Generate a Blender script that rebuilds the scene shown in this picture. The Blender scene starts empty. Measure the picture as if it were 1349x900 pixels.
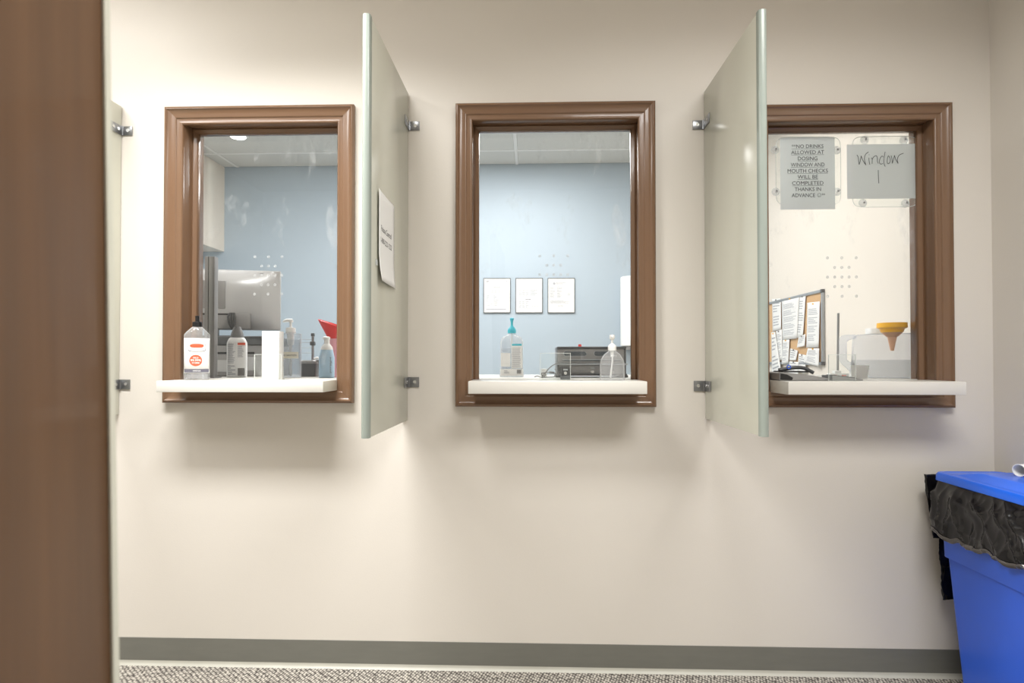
import bpy, bmesh, math, random
from mathutils import Vector, Matrix, Euler, noise
random.seed(7)
PI = math.pi
S = bpy.context.scene
COL = S.collection

# ---------------------------------------------------------------- camera
D, ZC, FPX, CY = 2.235, 1.146, 790.0, 464.0
YAW, PITCH = math.radians(1.85), math.radians(0.8)
cd = bpy.data.cameras.new('camera'); cam = bpy.data.objects.new('camera', cd); COL.objects.link(cam)
cam.location = (0, -D, ZC)
cam.rotation_euler = (PI/2 + PITCH, 0, YAW)
cd.sensor_width = 36; cd.lens = FPX/1349*36; cd.shift_y = (CY-450)/1349
cd.clip_start = 0.02
cd.dof.use_dof = True; cd.dof.focus_distance = 2.3; cd.dof.aperture_fstop = 8.0
S.camera = cam
RM = Euler((PI/2 + PITCH, 0, YAW)).to_matrix()

# ---------------------------------------------------------------- world, exposure
w = bpy.data.worlds.new('world'); S.world = w; w.use_nodes = True
w.node_tree.nodes['Background'].inputs[0].default_value = (1.0, 0.96, 0.9, 1)
w.node_tree.nodes['Background'].inputs[1].default_value = 0.5
S.view_settings.view_transform = 'Standard'; S.view_settings.look = 'None'
S.view_settings.gamma = 1; S.view_settings.use_curve_mapping = False
S.view_settings.exposure = 0.2

# ---------------------------------------------------------------- lights of the ceilings
CEIL = ZC + 1.61
def area(name, x, y, sx, sy, power, col=(1, .96, .9), z=None, spread=180):
    l = bpy.data.lights.new(name, 'AREA'); l.shape = 'RECTANGLE'; l.size = sx; l.size_y = sy
    l.energy = power; l.color = col; l.spread = math.radians(spread)
    o = bpy.data.objects.new(name, l); COL.objects.link(o); o.location = (x, y, (z or CEIL) - .012)
    return o
NEU = (1, .985, .96)
area('troffer_lamp', -1.02, -0.98, 1.0, .30, 46, NEU, spread=128)
area('troffer_lamp', 0.85, -1.58, 1.15, .55, 38, NEU, spread=155)  # unseen fill lamp, added to brighten the front room from the right
area('troffer_lamp', -1.95, -1.12, .55, 1.15, 21, NEU)
area('troffer_lamp', -0.2, 1.70, 1.1, .5, 24, (1, .99, .98))
area('troffer_lamp', 0.45, 0.90, .5, 1.0, 13, (1, .985, .96))
area('troffer_lamp', -1.45, 0.95, 1.1, .5, 34, (1, .99, .98))

def P(px, py, Y):
    """point on the vertical plane y = Y that a viewer at the camera sees at this photo position"""
    d = RM @ Vector(((px-674.5)/FPX, (CY-py)/FPX, -1))
    t = (Y + D)/d.y
    return Vector((0, -D, ZC)) + d*t
def PZ(px, py, Z):
    d = RM @ Vector(((px-674.5)/FPX, (CY-py)/FPX, -1))
    return Vector((0, -D, ZC)) + d*((Z-ZC)/d.z)

# ---------------------------------------------------------------- materials
def srgb(r, g, b):
    f = lambda c: c/12.92 if c <= .04045 else ((c+.055)/1.055)**2.4
    return (f(r/255), f(g/255), f(b/255), 1)
def mat(name, col, rough=.5, metal=0, var=.06, scale=6, stretch=(1, 1, 1), bump=0, bscale=60, spec=.5, coat=0, alpha_mix=0, tint=None, sss=0):
    m = bpy.data.materials.new(name); m.use_nodes = True
    nt = m.node_tree; n = nt.nodes; L = nt.links; p = n['Principled BSDF']
    p.inputs['Roughness'].default_value = rough; p.inputs['Metallic'].default_value = metal
    p.inputs['Specular IOR Level'].default_value = spec; p.inputs['Coat Weight'].default_value = coat
    tc = n.new('ShaderNodeTexCoord'); mp = n.new('ShaderNodeMapping'); mp.inputs['Scale'].default_value = stretch
    L.new(tc.outputs['Object'], mp.inputs['Vector'])
    nz = n.new('ShaderNodeTexNoise'); nz.inputs['Scale'].default_value = scale; nz.inputs['Detail'].default_value = 4
    L.new(mp.outputs[0], nz.inputs['Vector'])
    mx = n.new('ShaderNodeMix'); mx.data_type = 'RGBA'
    c = col if len(col) == 4 else (*col, 1)
    mx.inputs[6].default_value = tuple(min(1, v*(1-var)) for v in c[:3]) + (1,)
    mx.inputs[7].default_value = tuple(min(1, v*(1+var)) for v in c[:3]) + (1,)
    L.new(nz.outputs['Fac'], mx.inputs[0]); L.new(mx.outputs[2], p.inputs['Base Color'])
    if bump:
        nb = n.new('ShaderNodeTexNoise'); nb.inputs['Scale'].default_value = bscale; nb.inputs['Detail'].default_value = 3
        L.new(mp.outputs[0], nb.inputs['Vector'])
        bp = n.new('ShaderNodeBump'); bp.inputs['Strength'].default_value = bump; bp.inputs['Distance'].default_value = .002
        L.new(nb.outputs['Fac'], bp.inputs['Height']); L.new(bp.outputs[0], p.inputs['Normal'])
    if alpha_mix:      # see-through plastic: part of the light passes straight
        tr = n.new('ShaderNodeBsdfTransparent'); tr.inputs[0].default_value = tint or (1, 1, 1, 1)
        ms = n.new('ShaderNodeMixShader'); ms.inputs[0].default_value = 1-alpha_mix
        fr = n.new('ShaderNodeLayerWeight'); fr.inputs['Blend'].default_value = .5
        pw = n.new('ShaderNodeMath'); pw.operation = 'POWER'; pw.inputs[1].default_value = 2.4
        L.new(fr.outputs['Facing'], pw.inputs[0])
        ad = n.new('ShaderNodeMath'); ad.operation = 'MULTIPLY_ADD'; ad.use_clamp = True
        ad.inputs[1].default_value = .6; ad.inputs[2].default_value = 1-alpha_mix
        L.new(pw.outputs[0], ad.inputs[0]); L.new(ad.outputs[0], ms.inputs[0])
        L.new(tr.outputs[0], ms.inputs[1]); L.new(p.outputs[0], ms.inputs[2])
        L.new(ms.outputs[0], n['Material Output'].inputs['Surface'])
    return m
def emit(name, col, s):
    m = bpy.data.materials.new(name); m.use_nodes = True; nt = m.node_tree
    e = nt.nodes.new('ShaderNodeEmission'); e.inputs[0].default_value = (*col, 1); e.inputs[1].default_value = s
    nt.links.new(e.outputs[0], nt.nodes['Material Output'].inputs['Surface']); return m

M = {}
M['wall'] = mat('wall_paint', srgb(214, 209, 201), .42, var=.02, scale=1.5, bump=.12, bscale=160, spec=.35)
M['wall_white'] = mat('cream_wall_paint', srgb(228, 220, 209), .55, var=.015, bump=.08, bscale=160)
M['wall_blue'] = mat('blue_wall_paint', srgb(172, 186, 197), .5, var=.02, scale=1.2, bump=.08, bscale=160)
M['base'] = mat('grey_vinyl_base', srgb(112, 112, 105), .38, var=.10, scale=9, stretch=(1, 1, 6), bump=.08, bscale=30)
M['toe'] = mat('lit_toe', srgb(176, 175, 165), .45, var=.08, scale=12)  # toe coloured paler than the base for the light it catches
M['brown'] = mat('brown_trim_paint', srgb(117, 89, 67), .27, var=.10, scale=20, stretch=(1, 1, .05), bump=.10, bscale=90, coat=.25)
M['brown_h'] = mat('brown_trim_paint_level', srgb(117, 89, 67), .27, var=.10, scale=20, stretch=(.05, 1, 1), bump=.10, bscale=90, coat=.25)
M['wood'] = mat('door_wood', srgb(90, 64, 42), .42, var=.5, scale=22, stretch=(1, 3, .12), bump=.08, bscale=30, coat=.12)
M['lam'] = mat('white_laminate', srgb(216, 214, 208), .28, var=.012)
M['panel'] = mat('grey_laminate', srgb(198, 198, 185), .2, var=.02, scale=3, spec=.5)
M['band'] = mat('grey_edge_band', srgb(146, 155, 148), .25, var=.03)
M['steel'] = mat('zinc_steel', srgb(150, 152, 155), .28, metal=.9, var=.2, scale=80)
M['screw'] = mat('bright_screw', srgb(215, 215, 212), .25, metal=.8, var=.1, scale=60)
M['dark'] = mat('dark_hole', srgb(30, 30, 32), .6, var=.1)
M['alu'] = mat('aluminium', srgb(165, 170, 174), .35, metal=.55, var=.05, scale=40)
M['blue'] = mat('blue_bin_plastic', srgb(44, 92, 210), .33, var=.10, scale=4, bump=.05, bscale=40)
M['blue_lid'] = mat('blue_lid_plastic', srgb(30, 100, 225), .25, var=.05, scale=4)
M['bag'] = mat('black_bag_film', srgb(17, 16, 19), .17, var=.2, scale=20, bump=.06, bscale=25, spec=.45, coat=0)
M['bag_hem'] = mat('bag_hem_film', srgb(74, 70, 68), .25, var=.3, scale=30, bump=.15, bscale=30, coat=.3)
M['paper'] = mat('paper', srgb(236, 236, 234), .6, var=.012)
M['sign'] = mat('grey_backlit_paper', srgb(222, 224, 223), .6, var=.02, scale=4)
_n = M['sign'].node_tree; _t = _n.nodes.new('ShaderNodeBsdfTranslucent'); _t.inputs[0].default_value = srgb(240, 241, 239); _m = _n.nodes.new('ShaderNodeMixShader'); _m.inputs[0].default_value = .8
_n.links.new(_n.nodes['Principled BSDF'].outputs[0], _m.inputs[1]); _n.links.new(_t.outputs[0], _m.inputs[2]); _n.links.new(_m.outputs[0], _n.nodes['Material Output'].inputs['Surface'])
M['hole'] = mat('drilled_rim', srgb(196, 198, 200), .25, var=.1)
M['ink'] = mat('ink', srgb(35, 35, 38), .6, var=.1)
M['inkl'] = mat('pale_ink', srgb(170, 172, 177), .6, var=.12, scale=90)
M['white'] = mat('white_plastic', srgb(238, 238, 236), .35, var=.01)
M['greyp'] = mat('grey_plastic', srgb(122, 122, 122), .4, var=.05)
M['silver'] = mat('silver_grey_plastic', srgb(176, 176, 176), .3, metal=.25, var=.06, scale=3)
M['silver2'] = mat('mid_grey_plastic', srgb(140, 139, 138), .35, metal=.1, var=.06, scale=5)
M['black'] = mat('black_plastic', srgb(22, 22, 24), .35, var=.1)
M['dgrey'] = mat('dark_grey_metal', srgb(82, 84, 86), .35, metal=.3, var=.08, scale=9)
M['slate'] = mat('slate_slot', srgb(70, 78, 84), .5, var=.05)
M['teal'] = mat('teal_plastic', srgb(60, 188, 208), .3, var=.03)
M['orange'] = mat('orange_print', srgb(228, 92, 62), .5, var=.02)
M['red'] = mat('red_plastic', srgb(228, 48, 50), .3, var=.04, alpha_mix=.12, tint=(1, .5, .5, 1))
M['pink'] = mat('pink_translucent', srgb(240, 178, 184), .3, var=.03, alpha_mix=.3, tint=(1, .85, .88, 1))
M['bluebot'] = mat('pale_blue_plastic', srgb(176, 208, 232), .3, var=.02)
M['greyink'] = mat('slate_print', srgb(92, 92, 104), .5, var=.04)
M['cream'] = mat('cream_label', srgb(232, 226, 208), .5, var=.02)
M['cork'] = mat('cork', srgb(206, 168, 124), .8, var=.2, scale=150)
M['yellow'] = mat('orange_funnel_plastic', srgb(255, 188, 24), .35, var=.03)
M['peach'] = mat('orange_funnel_thin', srgb(226, 176, 142), .4, var=.03, alpha_mix=.35, tint=(1, .85, .7, 1))
M['clear'] = mat('clear_plastic', (.9, .92, .93, 1), .08, var=.02, alpha_mix=.86, tint=(.96, .975, .98, 1))
M['clear2'] = mat('clear_bottle_plastic', (.8, .82, .83, 1), .08, var=.25, scale=25, alpha_mix=.82, tint=(.92, .93, .94, 1))
M['gel'] = mat('clear_gel', (.8, .82, .84, 1), .1, var=.2, scale=30, alpha_mix=.8, tint=(.92, .94, .96, 1))
M['acryl'] = mat('clear_acrylic', (.9, .92, .9, 1), .06, var=.02, alpha_mix=.97, tint=(.97, .98, .975, 1))
M['acryl_edge'] = mat('acrylic_edge', (.75, .78, .76, 1), .15, var=.05, alpha_mix=.35)
M['jug'] = mat('milky_jug_plastic', srgb(235, 239, 246), .2, var=.05, scale=8, alpha_mix=.78, tint=(.96, .97, .99, 1))
M['water'] = mat('water', srgb(232, 238, 242), .1, var=.3, scale=45, stretch=(1, 1, 3), bump=.9, bscale=40, alpha_mix=.76, tint=(.97, .985, .99, 1))
M['tile'] = mat('ceiling_tile_face', srgb(206, 206, 202), .8, var=.12, scale=120, bump=.4, bscale=220)
M['tbar'] = mat('white_grid_bar', srgb(228, 228, 226), .5, var=.02)
M['lens'] = emit('lamp_lens', (1, .98, .94), 9)
M['lensw'] = emit('lamp_lens_soft', (1, .97, .92), 3)
M['redbtn'] = mat('red_button', srgb(238, 60, 54), .4)
M['mark'] = mat('marker_ink', srgb(60, 60, 64), .6, var=.2, scale=200)

def glass_mat():
    m = bpy.data.materials.new('window_glass'); m.use_nodes = True; nt = m.node_tree; n = nt.nodes; L = nt.links
    n.remove(n['Principled BSDF'])
    tr = n.new('ShaderNodeBsdfTransparent'); tr.inputs[0].default_value = (.985, .99, .99, 1)
    gl = n.new('ShaderNodeBsdfGlossy'); gl.inputs['Roughness'].default_value = .01
    fr = n.new('ShaderNodeFresnel'); fr.inputs[0].default_value = 1.45
    mx = n.new('ShaderNodeMixShader'); L.new(fr.outputs[0], mx.inputs[0]); L.new(tr.outputs[0], mx.inputs[1]); L.new(gl.outputs[0], mx.inputs[2])
    tc = n.new('ShaderNodeTexCoord'); mp = n.new('ShaderNodeMapping'); mp.inputs['Scale'].default_value = (1, 1, .5)
    mp.inputs['Rotation'].default_value = (0, .6, 0)
    nz = n.new('ShaderNodeTexNoise'); nz.inputs['Scale'].default_value = 9; nz.inputs['Detail'].default_value = 6; nz.inputs['Roughness'].default_value = .7
    L.new(tc.outputs['Object'], mp.inputs[0]); L.new(mp.outputs[0], nz.inputs['Vector'])
    rp = n.new('ShaderNodeValToRGB'); rp.color_ramp.elements[0].position = .58; rp.color_ramp.elements[0].color = (0, 0, 0, 1)
    rp.color_ramp.elements[1].position = .8; rp.color_ramp.elements[1].color = (.22, .22, .22, 1)
    L.new(nz.outputs['Fac'], rp.inputs[0])
    df = n.new('ShaderNodeBsdfDiffuse'); df.inputs[0].default_value = (.9, .92, .93, 1)
    m2 = n.new('ShaderNodeMixShader'); L.new(rp.outputs[0], m2.inputs[0]); L.new(mx.outputs[0], m2.inputs[1]); L.new(df.outputs[0], m2.inputs[2])
    L.new(m2.outputs[0], n['Material Output'].inputs['Surface'])
    return m
M['glass'] = glass_mat()

def carpet_mat():
    m = bpy.data.materials.new('loop_carpet'); m.use_nodes = True; nt = m.node_tree; n = nt.nodes; L = nt.links; p = n['Principled BSDF']
    p.inputs['Roughness'].default_value = .95
    tc = n.new('ShaderNodeTexCoord'); mp = n.new('ShaderNodeMapping'); mp.inputs['Scale'].default_value = (105, 62, 1); mp.inputs['Rotation'].default_value = (0, 0, .5)
    L.new(tc.outputs['Object'], mp.inputs[0])
    v = n.new('ShaderNodeTexVoronoi'); v.inputs['Scale'].default_value = 1.0; v.inputs['Randomness'].default_value = .35
    L.new(mp.outputs[0], v.inputs['Vector'])
    r = n.new('ShaderNodeValToRGB'); e = r.color_ramp.elements
    e[0].position = .15; e[0].color = srgb(226, 220, 208); e[1].position = .62; e[1].color = srgb(74, 68, 64)
    L.new(v.outputs['Distance'], r.inputs[0])
    v2 = n.new('ShaderNodeTexNoise'); v2.inputs['Scale'].default_value = .8; L.new(mp.outputs[0], v2.inputs['Vector'])
    mx = n.new('ShaderNodeMix'); mx.data_type = 'RGBA'; mx.blend_type = 'MULTIPLY'; mx.inputs[0].default_value = .55
    L.new(r.outputs[0], mx.inputs[6]); L.new(v2.outputs['Fac'], mx.inputs[7]); L.new(mx.outputs[2], p.inputs['Base Color'])
    b = n.new('ShaderNodeBump'); b.invert = True; b.inputs['Strength'].default_value = .8; b.inputs['Distance'].default_value = .004
    L.new(v.outputs['Distance'], b.inputs['Height']); L.new(b.outputs[0], p.inputs['Normal'])
    return m
M['carpet'] = carpet_mat()

# ---------------------------------------------------------------- mesh helpers
class B:
    def __init__(s): s.bm = bmesh.new()
    def box(s, x0, x1, y0, y1, z0, z1, bev=0, seg=2):
        r = bmesh.ops.create_cube(s.bm, size=1)
        for v in r['verts']:
            v.co = Vector(((x0+x1)/2 + v.co.x*(x1-x0), (y0+y1)/2 + v.co.y*(y1-y0), (z0+z1)/2 + v.co.z*(z1-z0)))
        if bev:
            ed = list({e for v in r['verts'] for e in v.link_edges})
            bmesh.ops.bevel(s.bm, geom=ed, offset=bev, segments=seg, profile=.5, affect='EDGES')
        return s
    def loft(s, rings, n=32, cap=True, M4=None, close=False):
        """rings: (z, rx, ry, power[, cx, cy]); power 2 is round, 5 a rounded rectangle"""
        R = []
        for r in rings:
            z, rx, ry, pw = r[:4]; cx, cy = (r[4], r[5]) if len(r) > 4 else (0, 0)
            vs = []
            for i in range(n):
                a = 2*PI*i/n; c, q = math.cos(a), math.sin(a)
                x = math.copysign(abs(c)**(2/pw), c)*rx + cx; y = math.copysign(abs(q)**(2/pw), q)*ry + cy
                co = Vector((x, y, z))
                vs.append(s.bm.verts.new(M4 @ co if M4 else co))
            R.append(vs)
        for a, b in zip(R, R[1:]):
            for i in range(n):
                j = (i+1) % n; s.bm.faces.new((a[i], a[j], b[j], b[i]))
        if close:
            for i in range(n):
                j = (i+1) % n; s.bm.faces.new((R[-1][i], R[-1][j], R[0][j], R[0][i]))
        elif cap:
            s.bm.faces.new(list(reversed(R[0]))); s.bm.faces.new(R[-1])
        return s
    def lathe(s, prof, n=28, M4=None): return s.loft([(z, r, r, 2) for r, z in prof], n, M4=M4)
    def tube(s, pts, r, n=8, flat=None):
        pts = [Vector(p) for p in pts]; R = []
        for i, p in enumerate(pts):
            t = (pts[min(i+1, len(pts)-1)] - pts[max(i-1, 0)]).normalized()
            up = Vector((0, 1, 0)) if abs(t.y) < .9 else Vector((1, 0, 0))
            a = t.cross(up).normalized(); b = t.cross(a).normalized()
            rr = r[i] if isinstance(r, (list, tuple)) else r
            R.append([s.bm.verts.new(p + a*math.cos(2*PI*k/n)*rr + b*math.sin(2*PI*k/n)*rr*(flat or 1)) for k in range(n)])
        for a, b in zip(R, R[1:]):
            for i in range(n):
                j = (i+1) % n; s.bm.faces.new((a[i], a[j], b[j], b[i]))
        s.bm.faces.new(list(reversed(R[0]))); s.bm.faces.new(R[-1])
        return s
    def cyl(s, c, ax, r, h, n=20):
        q = Vector(ax).to_track_quat('Z', 'Y').to_matrix().to_4x4()
        return s.lathe([(r, 0), (r, h)], n, Matrix.Translation(c) @ q)
    def prism(s, pts, y0, y1):
        """outline in x,z extruded in y"""
        a = [s.bm.verts.new((x, y0, z)) for x, z in pts]; b = [s.bm.verts.new((x, y1, z)) for x, z in pts]
        n = len(pts); s.bm.faces.new(a); s.bm.faces.new(list(reversed(b)))
        for i in range(n):
            j = (i+1) % n; s.bm.faces.new((a[j], a[i], b[i], b[j]))
        return s
    def torus(s, c, R, r, n=16, k=6, M4=None):
        """ring lying in the x,z plane"""
        rs = []
        for i in range(n):
            a = 2*PI*i/n; o = Vector((math.cos(a), 0, math.sin(a)))
            rs.append([s.bm.verts.new(Vector(c) + o*(R + r*math.cos(2*PI*j/k)) + Vector((0, r*math.sin(2*PI*j/k), 0))) for j in range(k)])
        for i in range(n):
            A, Bq = rs[i], rs[(i+1) % n]
            for j in range(k):
                q = (j+1) % k; s.bm.faces.new((A[j], A[q], Bq[q], Bq[j]))
        return s
    def grid(s, nx, nz, fn):
        """fn(u,v) -> point"""
        g = [[s.bm.verts.new(fn(i/nx, j/nz)) for j in range(nz+1)] for i in range(nx+1)]
        for i in range(nx):
            for j in range(nz):
                s.bm.faces.new((g[i][j], g[i+1][j], g[i+1][j+1], g[i][j+1]))
        return s
    def build(s, name, m, parent=None, loc=(0, 0, 0), rot=(0, 0, 0), smooth=38, solid=0):
        bm = s.bm
        bmesh.ops.recalc_face_normals(bm, faces=bm.faces[:])
        if smooth:
            for f in bm.faces: f.smooth = True
            for e in bm.edges:
                if len(e.link_faces) == 2 and e.calc_face_angle(0) > math.radians(smooth): e.smooth = False
        me = bpy.data.meshes.new(name); bm.to_mesh(me); bm.free()
        o = bpy.data.objects.new(name, me); COL.objects.link(o)
        mm = m if isinstance(m, (list, tuple)) else [m]
        for q in mm: me.materials.append(M[q])
        o.parent = parent; o.location = loc; o.rotation_euler = rot
        if solid:
            sm = o.modifiers.new('thickness', 'SOLIDIFY'); sm.thickness = solid
        return o
def tag(o, label=None, cat=None, group=None, kind=None):
    for k, v in (('label', label), ('category', cat), ('group', group), ('kind', kind)):
        if v: o[k] = v
    return o
def thing(name, label, cat, loc=(0, 0, 0), rz=0, group=None):
    o = bpy.data.objects.new(name, None); COL.objects.link(o); o.empty_display_size = .05
    o.location = loc; o.rotation_euler = (0, 0, rz); return tag(o, label, cat, group)
def struct(o): o['kind'] = 'structure'; return o
def share(src, parent, loc, rot=None, scale=None):
    c = src.copy(); COL.objects.link(c); c.parent = parent; c.location = loc
    if rot: c.rotation_euler = rot
    if scale: c.scale = scale
    return c
def text(name, s, m, parent, loc, w=None, h=None, rot=(PI/2, 0, 0), bold=0, align='CENTER', ext=.0002, label=None):
    """writing as flat mesh, fitted to width w and / or cap height h, baseline centre at loc, read from -y"""
    cu = bpy.data.curves.new(name, 'FONT'); cu.body = s; cu.align_x = 'CENTER'; cu.size = 1; cu.extrude = 0; cu.offset = bold
    cu.resolution_u = 3
    t = bpy.data.objects.new('tmp', cu); COL.objects.link(t); bpy.context.view_layer.update()
    me = bpy.data.meshes.new_from_object(t.evaluated_get(bpy.context.evaluated_depsgraph_get()))
    bpy.data.objects.remove(t)
    xs = [v.co.x for v in me.vertices]; ys = [v.co.y for v in me.vertices]
    W, H = max(xs)-min(xs), max(ys)-min(0, min(ys)); cx = (max(xs)+min(xs))/2
    kx = (w/W) if w else h/H; ky = (h/H) if h else kx
    for v in me.vertices: v.co.x = (v.co.x-cx)*kx; v.co.y *= ky
    me.name = name; me.materials.append(M[m])
    o = bpy.data.objects.new(name, me); COL.objects.link(o); o.parent = parent; o.location = loc; o.rotation_euler = rot
    return o

# ---------------------------------------------------------------- setting
XR = P(1306.5, 300, 0).x                 # right wall of the front room
XL, YB = -2.6, -3.3
WT = .137                                # wall thickness with windows in it
IR = 1.62                                # right wall of the office behind the glass
YBK = 2.67
ZS = ZC - .072                           # top of the ledges
# window rectangles: casing outer (l, r, t, b) and inner on the wall plane
def rect(l, r, t, b):
    m = (l+r)/2; q = (t+b)/2
    return P(l, q, 0).x, P(r, q, 0).x, P(m, b, 0).z, P(m, t, 0).z
WIN = [(rect(219.5, 467.5, 142, 530.5), rect(241.8, 446.5, 161.5, 514)),
       (rect(600.8, 862.5, 137.5, 535.5), rect(622.5, 841.5, 157, 516)),
       (rect(990.5, 1251.5, 139.5, 536.5), rect(1012, 1229.5, 158.5, 517))]

fl = struct(B().box(XL-.1, 2.6, YB-.1, YBK+.1, -.1, 0).build('floor', 'carpet', smooth=0))
cl = struct(B().box(XL-.1, 2.6, YB-.1, YBK+.1, CEIL+.02, CEIL+.12).build('ceiling', 'wall_white', smooth=0))
struct(B().box(XL-.1, 2.6, WT, YBK, 0, .004).build('floor_office', 'lam', smooth=0))  # unseen white layer added over the carpet to bounce light up in the office
# front wall with three openings
bw = B(); jt = .016
xs = [XL-.1]
for o, i in WIN: xs += [i[0]-jt, i[1]+jt]
xs.append(2.6)
for k in range(len(xs)-1):
    if k % 2 == 0: bw.box(xs[k], xs[k+1], 0, WT, 0, CEIL+.02)
    else:
        i = WIN[(k-1)//2][1]
        bw.box(xs[k], xs[k+1], 0, WT, 0, i[2]-jt); bw.box(xs[k], xs[k+1], 0, WT, i[3]+jt, CEIL+.02)
bmesh.ops.remove_doubles(bw.bm, verts=bw.bm.verts[:], dist=1e-5)
struct(bw.build('wall_front', 'wall', smooth=0))
struct(B().box(XR, XR+.1, YB, 0, 0, CEIL+.02).build('wall_right', 'wall', smooth=0))
struct(B().box(XL-.1, XL, YB, 0, 0, CEIL+.02).build('wall_left', 'wall', smooth=0))
struct(B().box(XL, XR, YB-.1, YB, 0, CEIL+.02).build('wall_rear', 'wall', smooth=0))
struct(B().box(-3.2, IR+.1, YBK, YBK+.1, 0, CEIL+.02).build('wall_back', 'wall_blue', smooth=0))
struct(B().box(IR, IR+.1, WT, YBK, 0, CEIL+.02).build('wall_office_right', 'wall_white', smooth=0))
# office left wall stands left of the soffit
XOL = P(296, 226, YBK).x
struct(B().box(XOL-.55, XOL-.45, WT, YBK, 0, CEIL+.02).build('wall_office_left', 'wall_blue', smooth=0))
zso = P(296, 331, YBK-.02).z
struct(B().box(XOL-.45, XOL, 1.15, YBK, zso, CEIL).build('trim_soffit', 'wall_white', smooth=0))

# baseboards: cove profile swept along the wall
def cove(name, x0, y0, x1, y1, nx, ny):
    top, r = .1, .02
    prof = [(0, top), (.003, top), (.004, .03)]; toe = [(.004, .016), (.005, .010), (.007, .006), (.010, .003), (.014, 0), (0, 0)]
    b = B(); c = B()
    for bb, pr in ((b, prof + [(.004, .016), (0, .016)]), (c, toe)):
        A = [bb.bm.verts.new((x0+nx*d, y0+ny*d, z)) for d, z in pr]; Z = [bb.bm.verts.new((x1+nx*d, y1+ny*d, z)) for d, z in pr]
        for i in range(len(pr)):
            j = (i+1) % len(pr); bb.bm.faces.new((A[i], A[j], Z[j], Z[i]))
        bb.bm.faces.new(A); bb.bm.faces.new(Z)
    o = struct(b.build(name, 'base')); c.build('toe', 'toe', o); return o
cove('baseboard_front', XL, 0, XR, 0, 0, -1)
cove('baseboard_right', XR, 0, XR, YB, -1, 0)

# ceiling of the office: grid bars and tiles
yg0 = PZ(300, 203, CEIL).y; xg0 = PZ(318, 224, CEIL).x; gx, gy = 1.165, .61
print('grid', yg0, xg0, 'XR', XR, 'XOL', XOL)
tile0 = B().box(-gx/2+.012, gx/2-.012, -gy/2+.012, gy/2-.012, -.004, .006, .003, 1).build('ceiling_tile', 'tile', cl, (0, 0, CEIL+.006))
bar0 = B().box(-.012, .012, -1.3, 1.3, 0, .012).build('grid_bar', 'tbar', cl, (0, 0, 0)); first = True
ylines = [yg0 + gy*k for k in range(-4, 2)]
xlines = [xg0 + gx*k for k in range(-1, 5)]
for i, x in enumerate(xlines[:-1]):
    for y in ylines[:-1]:
        cx, cy = x+gx/2, y+gy/2
        if cy-gy/2 < WT+.02: continue
        x0, x1, y1 = max(x, XOL-.45), min(x+gx, IR), min(y+gy, YBK)
        if x1-x0 < .05 or y1-y < .05: continue
        sx, sy = (x1-x0-.024)/(gx-.024), (y1-y-.024)/(gy-.024)
        loc = ((x0+x1)/2, (y+y1)/2, CEIL+.006)
        if first: tile0.location = loc; tile0.scale = (sx, sy, 1); first = False
        else: share(tile0, cl, loc, scale=(sx, sy, 1))
nb = 0
for x in xlines:
    if XOL-.45 < x < IR:
        if nb == 0: bar0.location = (x, 1.4, CEIL); nb = 1
        else: share(bar0, cl, (x, 1.4, CEIL))
for y in ylines:
    if WT+.02 < y < YBK: 
        share(bar0, cl, ((XOL-.45+IR)/2, y, CEIL), rot=(0, 0, PI/2), scale=(1, (IR-XOL+.4)/2.6, 1))

# ---------------------------------------------------------------- windows
def sweep_frame(name, mats, parent, outer, prof, sgn=-1):
    """four mitred boards round a rectangle. outer (x0,x1,z0,z1); prof = (inset, depth toward -y)"""
    x0, x1, z0, z1 = outer
    cs = [(x0, z0, 1, 1), (x1, z0, -1, 1), (x1, z1, -1, -1), (x0, z1, 1, -1)]
    for k in range(4):
        a, c = cs[k], cs[(k+1) % 4]; b = B()
        A = [b.bm.verts.new((a[0]+a[2]*t, sgn*d, a[1]+a[3]*t)) for t, d in prof]
        Z = [b.bm.verts.new((c[0]+c[2]*t, sgn*d, c[1]+c[3]*t)) for t, d in prof]
        for i in range(len(prof)):
            j = (i+1) % len(prof); b.bm.faces.new((A[i], A[j], Z[j], Z[i]))
        b.bm.faces.new(A); b.bm.faces.new(Z)
        b.build(name, mats[k % 2], parent, smooth=50)
HOLES = [(0, 2), (-2, 2), (2, 2), (0, 1), (-1, 1), (1, 1), (-2, 0), (-1, 0), (0, 0), (1, 0), (2, 0), (-1, -1), (0, -1), (1, -1), (-2, -2), (0, -2), (2, -2)]
HC = [(353.5, 363), (729.5, 362), (1109, 365)]
ring0 = None
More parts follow.
